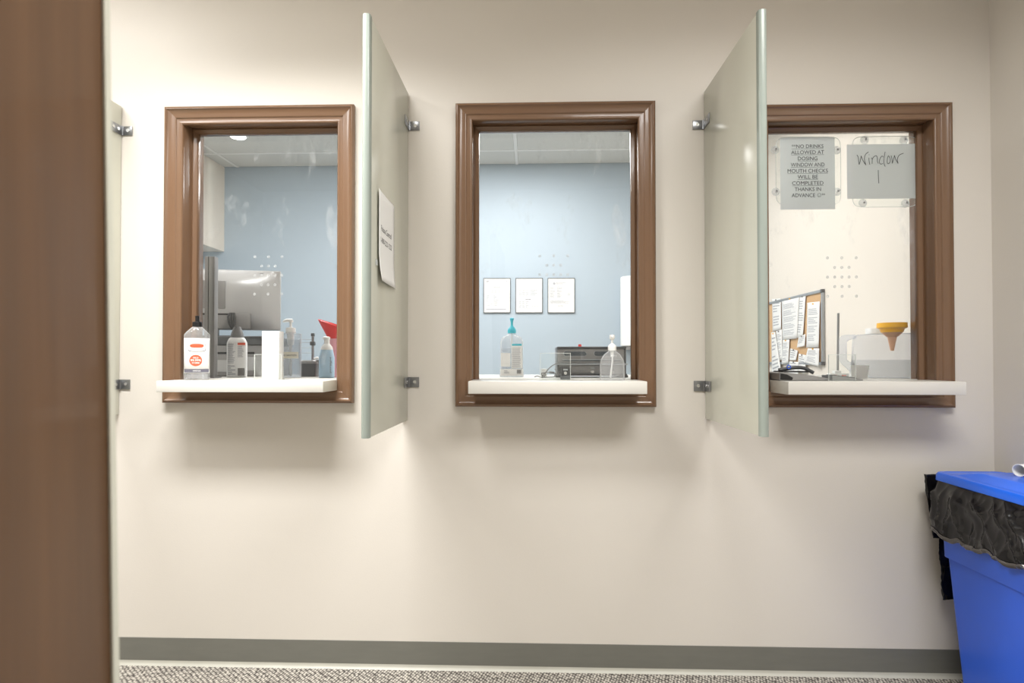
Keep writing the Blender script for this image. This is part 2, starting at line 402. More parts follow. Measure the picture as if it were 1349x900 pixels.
for k, (o, i) in enumerate(WIN):
    w_ = bpy.data.objects.new('window_%d' % (k+1), None); COL.objects.link(w_); struct(w_)
    w_['label'] = ['brown framed service window on the left with a monitor behind its glass',
                   'brown framed service window in the middle with three framed papers behind its glass',
                   'brown framed service window on the right with paper signs on its glass'][k]
    cx, cz = (i[0]+i[1])/2, i[2]; w_.location = (cx, 0, cz)
    L_ = lambda r: (r[0]-cx, r[1]-cx, r[2]-cz, r[3]-cz)
    O, I = L_(o), L_(i); cw = I[0]-O[0]; f = cw/.062
    sweep_frame('casing', ('brown_h', 'brown'), w_, O, [(t*f, d) for t, d in [(0, 0), (0, .021), (.003, .025), (.009, .026), (.012, .022), (.016, .019), (.026, .017), (.036, .018), (.040, .015), (.0415, .0125), (.051, .0115), (.054, .013), (.058, .012), (.062, .007), (.062, 0)]])
    # jamb boards
    j = jt-.001
    B().box(I[0]-j, I[0], 0, WT, I[2]-j, I[3]+j, .0015).build('jamb', 'brown', w_)
    B().box(I[1], I[1]+j, 0, WT, I[2]-j, I[3]+j, .0015).build('jamb', 'brown', w_)
    B().box(I[0], I[1], 0, WT, I[3], I[3]+j, .0015).build('jamb', 'brown_h', w_)
    B().box(I[0], I[1], 0, WT, I[2]-j, I[2], .0015).build('jamb', 'brown_h', w_)
    # stop moulding in front of the glass, slim bead behind
    st = .019
    sweep_frame('stop', ('brown_h', 'brown'), w_, I, [(0, .052), (.006, .050), (.009, .053), (.016, .056), (st, .062), (st, .076), (0, .076)], 1)
    sweep_frame('glazing_bead', ('alu', 'alu'), w_, I, [(0, .0845), (.006, .0845), (.006, .090), (0, .090)], 1)
    B().box(I[0], I[1], .077, .083, I[2]+.046, I[3]-.0005).build('glass_pane', 'glass', w_, smooth=0)
    hc = P(HC[k][0], HC[k][1], .077); du = .0273
    for a, c in HOLES:
        if k == 1 and c < 0: continue
        lc = (hc.x-cx+a*du/1.0*.985, .0765, hc.z-cz+c*.0365)
        if ring0 is None: ring0 = B().torus((0, 0, 0), .0038, .0012, 14, 6).build('speak_hole', 'hole', w_, lc)
        else: share(ring0, w_, lc)

# white ledges
LED = ['white laminate ledge under the left service window', 'white laminate ledge under the middle service window', 'white laminate ledge under the right service window with a phone on it']
for k, (o, i) in enumerate(WIN):
    t = thing('window_ledge', LED[k], 'shelf', ((i[0]+i[1])/2, 0, i[2]), group='white ledges under the service windows')
    hw = (i[1]-i[0])/2-.0015
    B().box(-hw, hw, -.163, .0495, .0002, ZS-i[2], .0015).build('ledge_board', 'lam', t)
    B().box(-hw, hw, .0625+.0145, .0768, 0, ZS-i[2]+.003).bm.free()
    B().box(-hw+.02, hw-.02, .0625, .0765, .0195, ZS-i[2]+.002, .0008).build('back_strip', 'lam', t)
# office counter
ctr = thing('office_counter', 'long white office counter behind the three windows', 'counter', (-.4, WT+.002, .0042))
B().box(XOL-.44+.4, IR+.4-.002, 0, .7, ZS-.0392, ZS-.0042, .002).build('worktop', 'lam', ctr)
for x in (-2.2, -1.0, .2, 1.4):
    B().box(x-.02, x+.02, .03, .66, .001, ZS-.0392, .002).build('support', 'lam', ctr)

# ---------------------------------------------------------------- swing panels with hinges
screw0 = None
def swing_panel(px_h, zt, zb, px_o, side, hinges, label, right_face=True, depth=.53):
    """panel standing out from the wall; its visible face passes P(px_h) at the wall and P(px_o) at the outer edge"""
    global screw0
    a = P(px_h, 340, 0); b = P(px_o, 340, -depth)
    ang = math.atan2(b.x-a.x, depth)          # lean of the visible face
    t = thing('swing_panel', label, 'panel', (a.x, 0, zb), ang, 'grey swing panels beside the windows')
    T = .0215; s = side                        # side +1: visible face is the right one, the board lies to the left
    H = zt-zb
    xa, xb = (-T, 0) if s > 0 else (0, T)
    B().box(xa, xb, -depth+.012, -.004, 0, H, .0012).build('board', 'panel', t)
    # bullnose edge band with its groove
    e = B(); m = (xa+xb)/2; hw = T/2+.0012; pts = []
    for q in range(13):
        an = PI + PI*q/12
        pts.append((m+math.cos(an)*hw, -depth+.012-.002+math.sin(an)*.010))
    pts += [(m+hw, -depth+.022), (m-hw, -depth+.022)]
    A = [e.bm.verts.new((x, y, -.0008)) for x, y in pts]; Z = [e.bm.verts.new((x, y, H+.0008)) for x, y in pts]
    n = len(pts); e.bm.faces.new(A); e.bm.faces.new(Z)
    for q in range(n): e.bm.faces.new((A[q], A[(q+1) % n], Z[(q+1) % n], Z[q]))
    e.build('edge_band', 'band', t)
    for (hy, hgt) in hinges:                   # L shaped hinge: leaf on the wall, leaf on the panel
        hz = P(px_h+s*8, hy, 0).z - zb; h2 = hgt*.00283/2
        hb = B()
        hb.box(*sorted((s*.004, s*.042)), -.0045, -.001, hz-h2, hz+h2, .001)
        hb.box(*sorted((s*.0008, s*.0035)), -.072, -.006, hz-h2, hz+h2, .001)
        hb.tube([(s*.0045, -.0045, hz-h2), (s*.0045, -.0045, hz+h2)], .0032, 12)
        h = hb.build('hinge', 'steel', t)
        for (sx, sy, ax) in ((s*.026, -.0045, (0, -1, 0)), (s*.0035, -.026, (s, 0, 0)), (s*.0035, -.050, (s, 0, 0))):
            sc = B().cyl((0, 0, 0), ax, .0062, .0016, 14)
            c = Vector(ax)*.0016
            if ax[1]: sc.box(-.0042, .0042, -.0022, -.0012, -.0006, .0006); sc.box(-.0006, .0006, -.0022, -.0012, -.0042, .0042)
            sc.build('screw', 'screw', h, (sx, sy, hz+.001))
    return t
p1 = swing_panel(538, P(537.5, 124.5, 0).z, P(537, 553.5, 0).z, 485.8, 1, [(166.5, 12), (503.5, 13.5)], 'grey laminate panel swung out between left and middle windows, paper taped on')
p2 = swing_panel(928, P(928, 122, 0).z, P(928, 551.5, 0).z, 1002.3, -1, [(165, 12), (508.5, 13.5)], 'grey laminate panel swung out between middle and right windows')
p3 = swing_panel(159.5, P(159, 141, 0).z, P(159, 546, 0).z, -9, 1, [(173, 12.5), (506.5, 13)], 'grey laminate panel at the far left, mostly hidden by the brown door')

# poison control paper on the first panel: sits on its right face
def on_panel(t, px, py):
    # intersect view ray with the face plane of panel t
    d = RM @ Vector(((px-674.5)/FPX, (CY-py)/FPX, -1)); o = Vector((0, -D, ZC))
    n = Vector((math.cos(t.rotation_euler.z), math.sin(t.rotation_euler.z), 0)); q = Vector(t.location)
    k = (q-o).dot(n)/d.dot(n); w = o+d*k - q
    R = Matrix.Rotation(-t.rotation_euler.z, 3, 'Z'); return R @ w
c1, c2, c3, c4 = [on_panel(p1, *q) for q in ((495, 246.5), (529, 281), (527, 365.5), (497, 343))]
print('paper', c1, c2, c3, c4)
yA, yB = -.425, -.425+.216
yA = (c1.y+c4.y)/2; yB = yA+.216; zT = c1.z; zB = zT-.279
pn = thing('poison_control_notice', 'white paper notice reading Poison Control taped to the grey swing panel', 'paper', p1.matrix_basis @ Vector((.0012, (yA+yB)/2, zB)), p1.rotation_euler.z)
pm = B().grid(10, 14, lambda u, v: Vector((.0004 + .010*(max(0, .35-v)/.35)**2*(1-u*.3) + .006*(1-u)**3, (u-.5)*.216, v*.279 + (.012*(u-.5)*0))))
pm.build('sheet', 'paper', pn, solid=.0004)
tx1 = text('lettering', 'Poison Control', 'ink', pn, (.0011, -.004, .158), w=.142, h=.018, rot=(PI/2, 0, PI/2), bold=.006)
tx2 = text('lettering', '1-800-222-1222', 'ink', pn, (.0011, -.004, .122), w=.152, h=.017, rot=(PI/2, 0, PI/2), bold=.006)
for tx in (tx1, tx2):          # print follows the curl of the sheet
    for v in tx.data.vertices:
        v.co.z += .006*(1-((v.co.x-.004)/.216+.5))**3
B().box(.0008, .0016, -.125, -.100, .045, .062).build('tape', 'clear', pn)

# ---------------------------------------------------------------- brown door beside the camera
dt = thing('door_1', 'brown wooden door standing open at the left edge, out of focus', None, (0, 0, 0)); struct(dt)
dd = .33; e1, e2 = P(143.5, 10, -D+dd), P(155.5, 890, -D+dd)
lean = math.atan2(e1.x-e2.x, e1.z-e2.z)
dt.location = (e2.x - math.tan(lean)*e2.z, -D+dd, .012); dt.rotation_euler = (0, lean, math.radians(1.5))
B().box(-.044, 0, -.9, 0, 0, 2.05, .002).build('slab', 'wood', dt)
B().box(.0002, .0018, -.006, -.001, 0, 2.05, .0003).build('edge_strip', 'panel', dt)
hn = B(); hn.lathe([(.026, 0), (.026, .008), (.01, .01), (.01, .05)], 20, Matrix.Translation((0, -.83, .95)) @ Matrix.Rotation(PI/2, 4, 'Y')); hn.box(.040, .054, -.84, -.72, .94, .96, .004)
hn.build('handle', 'steel', dt)

# ---------------------------------------------------------------- ceiling lamps
def troffer(x, y, sx, sy, label, lens='lensw'):
    t = thing('ceiling_light', label, 'light', (x, y, CEIL-.009))
    f = B(); w_ = .025
    f.box(-sx/2-w_, sx/2+w_, -sy/2-w_, -sy/2, 0, .027, .002); f.box(-sx/2-w_, sx/2+w_, sy/2, sy/2+w_, 0, .027, .002)
    f.box(-sx/2-w_, -sx/2, -sy/2, sy/2, 0, .027, .002); f.box(sx/2, sx/2+w_, -sy/2, sy/2, 0, .027, .002)
    f.build('frame', 'tbar', t); B().box(-sx/2, sx/2, -sy/2, sy/2, .004, .012).build('diffuser', lens, t)
troffer(-1.02, -.98, 1.05, .35, 'rectangular ceiling light above the left window')
troffer(.85, -1.58, 1.2, .6, 'unseen ceiling light added as fill at the right of the front room')  # housing of the added fill lamp
troffer(-1.95, -1.12, .6, 1.2, 'rectangular ceiling light at the far left of the front room')
troffer(-.2, 1.70, 1.1, .5, 'rectangular ceiling light in the office behind the middle window')
troffer(.45, .90, .5, 1.0, 'rectangular ceiling light in the office behind the right window')
troffer(-1.45, .95, 1.1, .5, 'rectangular ceiling light in the office behind the left window')
dlp = PZ(320, 184.5, CEIL-.01)
t = thing('round_downlight', 'small round ceiling light glowing at the top of the left window', 'light', (dlp.x, dlp.y-.075, CEIL-.014))
B().lathe([(.060, 0), (.068, .006), (.068, .018), (.05, .018)]).build('rim', 'white', t)
B().lathe([(.050, -.004), (.055, .0), (.050, .004)]).build('lens', 'lens', t)

# ---------------------------------------------------------------- bottles and small things
def zb(Y=None): return ZS
def small_print(parent, x0, x1, z0, z1, y, n, m='inkl', seed=1, name='small_print', ragged=.35, th=.45, cols=1):
    r = random.Random(seed); b = B(); step = (z1-z0)/n; cw = (x1-x0)/cols
    for c in range(cols):
        for k in range(n):
            z = z1-(k+.5)*step; xe = x0+(c+1)*cw - cw*.08 - r.random()*ragged*cw
            b.box(x0+c*cw, xe, y-.0002, y, z-step*th/2, z+step*th/2)
    o = b.build(name, m, parent, smooth=0); return o
def at(px, Y): return P(px, 480, Y).x
def sc(Y): return (D+Y)/790.0    # metres per photo pixel at that depth (near the middle)

# 1 hand rub bottle, black cap, on the left ledge
Y = -.028; t = thing('hand_rub_bottle', 'clear bottle with black push cap and white label with orange round badge, on left ledge', 'bottle', (at(259.5, Y), Y, ZS+.0008), math.radians(28)); u = sc(Y)
q = u; W = 17.2*q*.90; DP = .026
B().loft([(0, W*.88, DP*.88, 4), (.003, W, DP, 5), (.040, W, DP, 5), (.042, W*.97, DP*.97, 5), (55*q, W*.97, DP*.97, 5), (57*q, W, DP, 5), (60*q, W, DP, 5), (64*q, W*.8, DP*.9, 3.5), (70*q, W*.42, DP*.6, 2.4), (71.5*q, .013, .013, 2), (74*q, .013, .013, 2)], 40).build('bottle_body', 'clear2', t)
B().loft([(.004, W*.86, DP*.85, 5), (.045, W*.9, DP*.88, 5), (54*q, W*.9, DP*.88, 5)], 32).build('gel', 'gel', t)
B().lathe([(.0165, 70.5*q), (.0165, 76.5*q), (.014, 77.5*q), (.007, 77.6*q), (.0068, 84*q), (.0078, 84.2*q), (.0078, 85*q), (.005, 85.4*q)]).build('push_cap', 'black', t)
lb = B().grid(14, 2, lambda a, v: Vector(((a-.5)*2*W*.985, -(DP*(1-abs((a-.5)*2*.97)**5)**.2)-.0012, (9+46*v)*q))).build('label', 'paper', t, solid=.0004)
fy = -DP-.0022
B().box(-W*.93, W*.93, fy+.0004, fy+.0012, 9.6*q, 14*q).build('grey_band', 'greyink', t)
text('lettering', 'HAND RUB', 'white', t, (0, fy, 11*q), w=9*q, h=1.7*q, bold=.01)
B().cyl((-1.2*q, fy+.0012, 25.5*q), (0, -1, 0), 7.6*q, .0012, 30).build('badge', 'orange', t)
text('lettering', 'KILLS', 'white', t, (-1.2*q, fy-.0006, 28.2*q), w=6*q, h=2*q, bold=.02)
text('lettering', '99.99%', 'white', t, (-1.2*q, fy-.0006, 24.4*q), w=12.5*q, h=2.9*q, bold=.012)
text('lettering', 'OF GERMS', 'white', t, (-1.2*q, fy-.0006, 21.4*q), w=9*q, h=1.9*q, bold=.02)
B().loft([(0, 10.6*q, 5.6*q, 5), (.0006, 10.6*q, 5.6*q, 5)], 32, M4=Matrix.Translation((0, fy+.0006, 43*q)) @ Matrix.Rotation(PI/2, 4, 'X')).build('logo_border', 'greyink', t)
B().loft([(0, 10*q, 5*q, 5), (.0006, 10*q, 5*q, 5)], 32, M4=Matrix.Translation((0, fy+.0002, 43*q)) @ Matrix.Rotation(PI/2, 4, 'X')).build('logo_plate', 'paper', t)
B().loft([(0, 8.2*q, 2.6*q, 3), (.0006, 8.2*q, 2.6*q, 3)], 32, M4=Matrix.Translation((0, fy-.0003, 45*q)) @ Matrix.Rotation(PI/2, 4, 'X')).build('logo_patch', 'orange', t)
small_print(t, -5.5*q, 5.8*q, 39.2*q, 41.6*q, fy-.0006, 2, 'inkl', 3)

# acrylic pass guards: upright sheet with a foot, one on each ledge
def acrylic(pxl, pxr, h, Y, label):
    x0, x1 = at(pxl, Y), at(pxr, Y); w_ = x1-x0
    t = thing('acrylic_stand', label, 'stand', ((x0+x1)/2, Y, ZS+.0006), group='clear acrylic stands on the ledges')
    B().box(-w_/2, w_/2, -.0015, .0015, 0, h, .0008).build('upright', 'acryl', t)
    e = B(); r = .0016
    e.box(-w_/2-.0006, -w_/2+.0010, -.0019, .0019, .0, h, .0004); e.box(w_/2-.0010, w_/2+.0006, -.0019, .0019, 0, h, .0004); e.box(-w_/2, w_/2, -.0019, .0019, h-.0010, h+.0006, .0004)
    e.build('polished_edge', 'acryl_edge', t)
    B().box(-w_/2, w_/2, .0022, .028, 0, .003, .001).build('foot', 'acryl', t)
acrylic(335.3, 371, .094, -.045, 'small clear acrylic stand on the left ledge in front of white box')
acrylic(711.5, 751.5, .098, -.06, 'small clear acrylic stand on the middle ledge')
acrylic(1091.5, 1127, .092, -.10, 'small clear acrylic stand on the right ledge before the keypad')

# white tall carton, left window
Y = .0; u = sc(Y)*1.0
t = thing('white_carton', 'tall plain white carton on the left ledge behind the small acrylic stand', 'box', (at(356, Y), Y, ZS+.0005))
B().box(-11.6*u, 11.6*u, -.0, .045, 0, 64.5*u, .0015).build('carton', 'white', t)
B().box(-11.6*u, 11.6*u, -.001, -.0002, 55*u, 55.4*u).build('lid_seam', 'inkl', t)

# grey capped bottle with printed white label
Y = .30; u = sc(Y)*1.02; t = thing('spray_can', 'white labelled bottle with tall grey cap behind the left glass', 'bottle', (at(312.3, Y), Y, ZS+.0005), math.radians(24))
B().loft([(0, 11.6*u, .03, 5), (.002, 12.2*u, .032, 5), (45*u, 12.2*u, .032, 5), (50*u, 10*u, .027, 4), (52*u, 8.2*u, .022, 3)], 36).build('bottle_body', 'white', t)
B().loft([(51.5*u, 8.6*u, .023, 3), (58*u, 7.2*u, .020, 2.4), (63*u, 5.2*u, .014, 2), (66*u, 4.2*u, .011, 2)], 28).build('cap', 'greyp', t)
small_print(t, -10.5*u, -1*u, 18*u, 44*u, -.0322, 16, 'inkl', 5)
small_print(t, 1*u, 9*u, 26*u, 41*u, -.0322, 9, 'inkl', 6)
B().box(1*u, 10*u, -.0335, -.0322, 42*u, 45*u).build('red_patch', 'orange', t)
small_print(t, -10.5*u, 0, 3*u, 16*u, -.0322, 5, 'inkl', 8, ragged=.6)
bc = B()
for k in range(9): bc.box(1.5*u+k*.9*u, 1.5*u+k*.9*u+.45*u, -.0335, -.0322, 2*u, 12*u)
bc.build('barcode', 'ink', t, smooth=0)

# square clear pump bottle with cream label
def pump_head(t, z, u, m='white', turn=1, s=1.0, name='pump'):
    b = B()
    b.lathe([(6.2*u*s, z), (6.2*u*s, z+6*u*s), (5.6*u*s, z+7.5*u*s), (2.6*u*s, z+8*u*s), (1.5*u*s, z+9*u*s), (1.5*u*s, z+14.5*u*s), (3.2*u*s, z+15*u*s), (3.2*u*s, z+16*u*s), (2.6*u*s, z+18*u*s)])
    b.tube([(turn*2*u*s, 0, z+17*u*s), (-turn*5*u*s, 0, z+17.2*u*s), (-turn*8.5*u*s, 0, z+16*u*s), (-turn*9.5*u*s, 0, z+14.8*u*s)], [2.6*u*s, 2.2*u*s, 1.6*u*s, 1.2*u*s], 12)
    return b.build(name, m, t)
Y = .31; u = sc(Y)*1.015; t = thing('square_pump_bottle', 'square clear pump bottle with white pump and cream label behind the left glass', 'bottle', (at(382.8, Y), Y, ZS+.0005), math.radians(20))
H = 57*u; W = 13.6*u
B().loft([(0, W, W*.8, 9), (H-.003, W, W*.8, 9), (H, W*.94, W*.75, 9), (H+.001, 6.4*u, 6.4*u, 2), (H+2*u, 6.4*u, 6.4*u, 2)], 48).build('bottle_body', 'clear2', t)
pump_head(t, H+.001, u, turn=1)
B().loft([(.003, W*.92, W*.72, 8), (H*.86, W*.92, W*.72, 8)], 40).build('gel', 'gel', t)
B().tube([(0, 0, 2*u), (0, 0, H*.75)], 1.8*u, 10).build('dip_tube', 'white', t)
B().lathe([(3.8*u, H*.74), (4.4*u, H*.8), (4.4*u, H)]).build('pump_barrel', 'white', t)
B().box(-12.5*u, 10*u, -W*.8-.0016, -W*.8-.0006, 24.5*u, 33*u).build('label', 'cream', t)
text('lettering', 'HAND SANITIZER', 'ink', t, (-2.6*u, -W*.8-.0022, 27.6*u), w=21*u, h=2.2*u, bold=.01)

# small grey container with coil and rod stand
Y = .42; u = sc(Y)*1.01; t = thing('grey_canister', 'small dark grey lidded container beside the clear pump bottle', 'container', (at(409, Y), Y, ZS+.0005))
B().loft([(0, 10.6*u, .03, 6), (17*u, 11.2*u, .032, 6)], 30).build('container_body', 'dgrey', t)
B().loft([(17*u, 12*u, .034, 6), (20*u, 12*u, .034, 6), (21.5*u, 10*u, .03, 5)], 30).build('lid', 'silver2', t)
t2 = thing('white_hose_coil', 'white and grey coiled hose leaning on the grey container', 'hose', (at(418, Y-.05), Y-.05, ZS+.0005))
B().tube([(-4*u, 0, 23.2*u), (0, 0, 24.6*u), (3*u, 0, 23*u), (4.6*u, 0, 18*u), (4.8*u, 0, 8*u), (4.8*u, 0, .0015+.9*u)], 1.5*u, 10).build('hose', 'white', t2)
B().tube([(-2*u, .004, 20.5*u), (1*u, .004, 21*u), (2.6*u, .004, 17*u), (2.6*u, .004, 2*u)], 1.5*u, 10).build('grey_hose', 'greyp', t2)
Y = .55; u = sc(Y)*1.01; t = thing('metal_rod_clamp', 'thin upright metal rod with a clamp behind the grey container', 'stand', (at(412, Y), Y, ZS+.0005))
B().lathe([(.03, 0), (.03, .004), (.006, .006)]).build('foot', 'steel', t)
B().tube([(0, 0, .004), (0, 0, 56*u)], 1.7*u, 12).build('rod', 'steel', t)
B().box(-2.8*u, 2.6*u, -.012, .012, 40*u, 45*u, .002).build('clamp', 'dgrey', t)
B().box(-1.9*u, 1.9*u, -.008, .008, 52*u, 56*u, .001).build('rod_cap', 'dgrey', t)
wr = thing('wire_rack', 'small grey wire rack behind the clear pump bottle', 'rack', (at(403, .6), .6, ZS+.0005))
b = B(); u = sc(.6)
for z in (2, 14, 30, 37, 44, 48): b.tube([(-9*u, 0, z*u), (8*u, 0, z*u)], .0012, 6)
for x in (-9, 8): b.tube([(x*u, 0, 0), (x*u, 0, 48*u)], .0016, 6); b.tube([(x*u, 0, .002), (x*u, .05, .002)], .0016, 6)
b.build('wires', 'steel', wr)

# pale blue foam bottle
Y = .24; u = sc(Y)*1.015; t = thing('foam_soap_bottle', 'pale blue foam soap bottle with white pump by the right side of the left window', 'bottle', (at(430.5, Y), Y, ZS+.0005), math.radians(12))
B().loft([(0, 9*u, .026, 3), (.003, 9.8*u, .028, 3), (26*u, 9.8*u, .028, 3), (34*u, 8.2*u, .024, 2.6), (37*u, 7.6*u, .021, 2.2)], 32).build('bottle_body', 'bluebot', t)
b = B(); b.lathe([(7.9*u, 36.5*u), (7.2*u, 40*u), (4.6*u, 43.5*u), (3.6*u, 44.5*u), (3.6*u, 50*u), (4.2*u, 50.5*u), (4.2*u, 53*u), (2*u, 54*u)])
b.tube([(0, 0, 52*u), (-4*u, 0, 52.4*u), (-5.4*u, 0, 51*u)], [1.7*u, 1.4*u, 1*u], 10); b.build('pump', 'white', t)
small_print(t, 1.5*u, 8*u, 6*u, 27*u, -.0265, 13, 'greyink', 12, ragged=.3)
# red scoop spout on pink pitcher
Y = .36; u = sc(Y)*1.01; t = thing('pink_pitcher', 'pink translucent pitcher with red slanted spout, partly behind the right frame of the left window', 'pitcher', (at(446, Y), Y, ZS+.0005))
B().loft([(0, 12*u, 12*u, 2), (.003, 12.4*u, 12.4*u, 2), (50*u, 14*u, 14*u, 2)], 36).build('pitcher_body', 'pink', t)
M4 = Matrix.Identity(4)
b = B(); n = 30; prof = [(50, 13.6), (56, 16.5), (64, 20.5)]; R = []
for z, r in prof + [(64.4, 19.9), (56, 15.8), (51, 13)]:
    ring = []
    for k in range(n):
        a = 2*PI*k/n; x = math.cos(a)*r; y = math.sin(a)*r
        zz = z + (max(0, z-50)/14)*(-x*.42 + 6 - 3); xx = x - (max(0, z-50)/14)*max(0, -x)*.32
        ring.append(b.bm.verts.new((xx*u, y*u, zz*u)))
    R.append(ring)
R.append(R[0])
for a, c in zip(R, R[1:]):
    for k in range(n): b.bm.faces.new((a[k], a[(k+1) % n], c[(k+1) % n], c[k]))
b.build('spout', 'red', t)

# monitor seen from behind, left window
Y = .6; u = sc(Y)
mt = thing('computer_monitor', 'grey computer monitor seen from the back through the left window', 'monitor', (at(280, Y), Y, ZS+.0015+54.3*(D+.42)/790), math.radians(14))
k_ = (D+Y)/790
zo_ = 54.3*(D+.42)/790+.001; hw = 86*k_; z0, z1 = 61*k_-zo_, 142*k_-zo_
b = B().box(-hw, hw, -.012, .012, z0, z1, .004); b.build('panel_housing', 'silver', mt)
def bulge(a, v):
    x = (a-.5)*2; z = (v-.5)*2
    d = .040*(1-abs(x)**3.2)*(1-abs(z)**3.2)
    return Vector((x*hw*.985, -.0122-d, z0+.004 + (z1-z0-.008)*v))
B().grid(32, 20, bulge).build('back_cover', 'silver', mt)
B().box(-hw*.30, hw*.22, -.0565, -.045, z0+(z1-z0)*.34, z0+(z1-z0)*.80, .003).build('mount_plate', 'silver2', mt)
b = B(); 
for sx in (-1, 1):
    b.tube([(-.02+sx*.012, -.0575, z0+(z1-z0)*.57), (-.02+sx*.05, -.0575, z0+(z1-z0)*.72)], .006, 8); b.tube([(-.02+sx*.012, -.0575, z0+(z1-z0)*.57), (-.02+sx*.05, -.0575, z0+(z1-z0)*.42)], .006, 8)
b.build('mount_bracket', 'alu', mt)
for sx in (-.07, .03):
    for zz in (.42, .72): B().cyl((sx, -.0625, z0+(z1-z0)*zz), (0, -1, 0), .005, .003, 12).build('screw', 'dark', mt)
B().box(-hw*.5, hw*.58, -.0535, -.030, z0+.003, z0+(z1-z0)*.27, .003).build('port_bay', 'silver2', mt)
B().box(-hw*.45, hw*.30, -.0545, -.0536, z0+(z1-z0)*.235, z0+(z1-z0)*.26).build('port_shadow_gap', 'dark', mt)
B().box(-hw*.2, hw*.75, -.0185, -.0130, z1-.016, z1-.0145).build('vent_slit', 'dark', mt)
B().box(-.03, .03, -.03, .0, .003, z0+.02, .001).build('neck', 'dgrey', mt)
B().box(-.12, .12, -.08, .08, 0, .006, .002).build('base', 'dgrey', mt)
b = B()
for dx in (-.010, -.003, .004, .010): b.tube([(.098+dx, -.050, z0+.078), (.098+dx*1.6, -.068, z0+.060), (.099+dx*1.2, -.068, z0+.03), (.100+dx*.5, -.064, z0+.012), (.100, -.06, z0+.001)], .0042, 6)
b.build('cable_bundle', 'dgrey', mt)

# dark metal post and grey box under the monitor
Y = .20; t = thing('grey_post', 'upright grey metal post at the left side of the left window', 'post', (at(275.5, Y), Y, ZS+.0005)); u = sc(Y)
B().box(-7*u, 6.5*u, 0, .03, 0, 163*u, .002).build('channel', 'silver2', t)
B().box(-2.2*u, -1.2*u, -.001, 0, 0, 163*u).build('groove', 'dark', t)
B().box(-9*u, 9*u, -.01, .05, -.0001, .004, .001).build('foot_plate', 'silver2', t)
Y = .42; u = sc(Y)
t = thing('desktop_printer', 'grey desktop printer below the monitor behind the left glass', 'printer', (at(306, Y), Y, ZS+.0005))
B().box(-40*u, 40*u, 0, .34, 0, 42*u, .006).build('printer_body', 'silver2', t)
B().box(-40.5*u, 40.5*u, -.006, .335, 42*u+.0005, 54*u, .006).build('printer_lid', 'dgrey', t)
B().box(-34*u, -6*u, -.004, 0, 6*u, 22*u, .002).build('paper_tray', 'silver', t)
B().box(-34*u, 30*u, -.004, -.0005, 30*u, 32.5*u).build('exit_slot', 'dark', t)
B().box(10*u, 32*u, -.003, 0, 8*u, 26*u, .001).build('side_panel', 'silver', t)

# ---- middle window
Y = .44; u = sc(Y); t = thing('large_sanitizer_bottle', 'large clear sanitizer bottle with teal pump cap behind the middle glass', 'bottle', (at(674.3, Y), Y, ZS+.0006))
B().loft([(0, 15.4*u, .040, 4), (.003, 16*u, .042, 4), (10*u, 15.3*u, .040, 4), (11.5*u, 14.6*u, .038, 4), (38*u, 14.9*u, .039, 4), (46*u, 15*u, .039, 3.2), (51*u, 13*u, .034, 2.8), (54*u, 8*u, .022, 2.3), (56*u, 4.4*u, 4.4*u, 2), (58.5*u, 4.4*u, 4.4*u, 2)], 40).build('bottle_body', 'clear2', t)
B().loft([(.004, 14.6*u, .038, 4), (30*u, 14*u, .036, 4), (37*u, 13.8*u, .035, 4)], 32).build('gel', 'gel', t)
B().lathe([(5.6*u, 57*u), (5.6*u, 61*u), (4.4*u, 63.5*u), (2.3*u, 66*u), (1.5*u, 68*u), (1.8*u, 73*u), (2.7*u, 75*u), (2.7*u, 76.5*u), (1.6*u, 77.5*u)]).build('pump_cap', 'teal', t)
B().tube([(0, 0, 3*u), (0, 0, 56*u)], .9*u, 8).build('dip_tube', 'white', t)
fy = -.0405
B().box(0, 14*u, fy-.0008, fy+.003, 11*u, 42*u, .0005).build('back_label', 'paper', t)
B().box(.4*u, 13.4*u, fy-.0018, fy-.0010, 40.3*u, 42.6*u).build('blue_print', 'teal', t)
B().box(-14*u, -1.5*u, fy-.0006, fy+.003, 13*u, 31*u, .002).build('front_label', 'paper', t)
B().box(-14.6*u, 15*u, -.0425, -.0415, 1*u, 10*u).build('base_label', 'paper', t)
small_print(t, 1*u, 13*u, 12*u, 38*u, fy-.001, 17, 'inkl', 21, ragged=.15)
small_print(t, -10*u, -2*u, 4*u, 8.5*u, -.0428, 3, 'inkl', 22)
bc = B()
for k in range(7): bc.box(7*u+k*.8*u, 7*u+k*.8*u+.4*u, -.0434, -.0426, 4*u, 9*u)
bc.build('barcode', 'ink', t, smooth=0)

# grey machine with two long slots
Y = .30; u = sc(Y); t = thing('grey_machine', 'dark grey metal machine with two long slots behind the middle glass', 'machine', (at(780, Y), Y, ZS+.0006))
mw = 46*u; mh = 40.5*u
B().box(-mw, mw*.97, 0, .2, 3*u, mh, .004).build('case', 'dgrey', t)
B().box(-mw*.985, mw*.90, -.006, -.0002, mh*.46, mh*.92, .003).build('front_plate', 'silver2', t)
B().box(-mw*.98, mw*.97, -.010, -.0002, mh*.925, mh*1.0, .002).build('top_rim', 'dgrey', t)
def slot(x0, x1, z0_, z1_): 
    c = (z1_-z0_)/2
    return [(x0, z0_+c*.5), (x0+c*.6, z0_), (x1-c, z0_), (x1, z0_+c*.7), (x1-c, z1_), (x0+c*.4, z1_), (x0, z1_-c*.4)]
for a, c in ((-.80, -.15), (.06, .62)):
    B().prism(slot(mw*a, mw*c, mh*.70, mh*.84), -.0075, -.0055).build('slot', 'slate', t)
    B().prism(slot(mw*a-.002, mw*c+.002, mh*.69, mh*.85), -.0068, -.0058).build('slot_rim', 'alu', t)
B().box(-mw*.84, mw*.80, -.0080, -.0058, mh*.525, mh*.56, .0008).build('groove', 'slate', t)
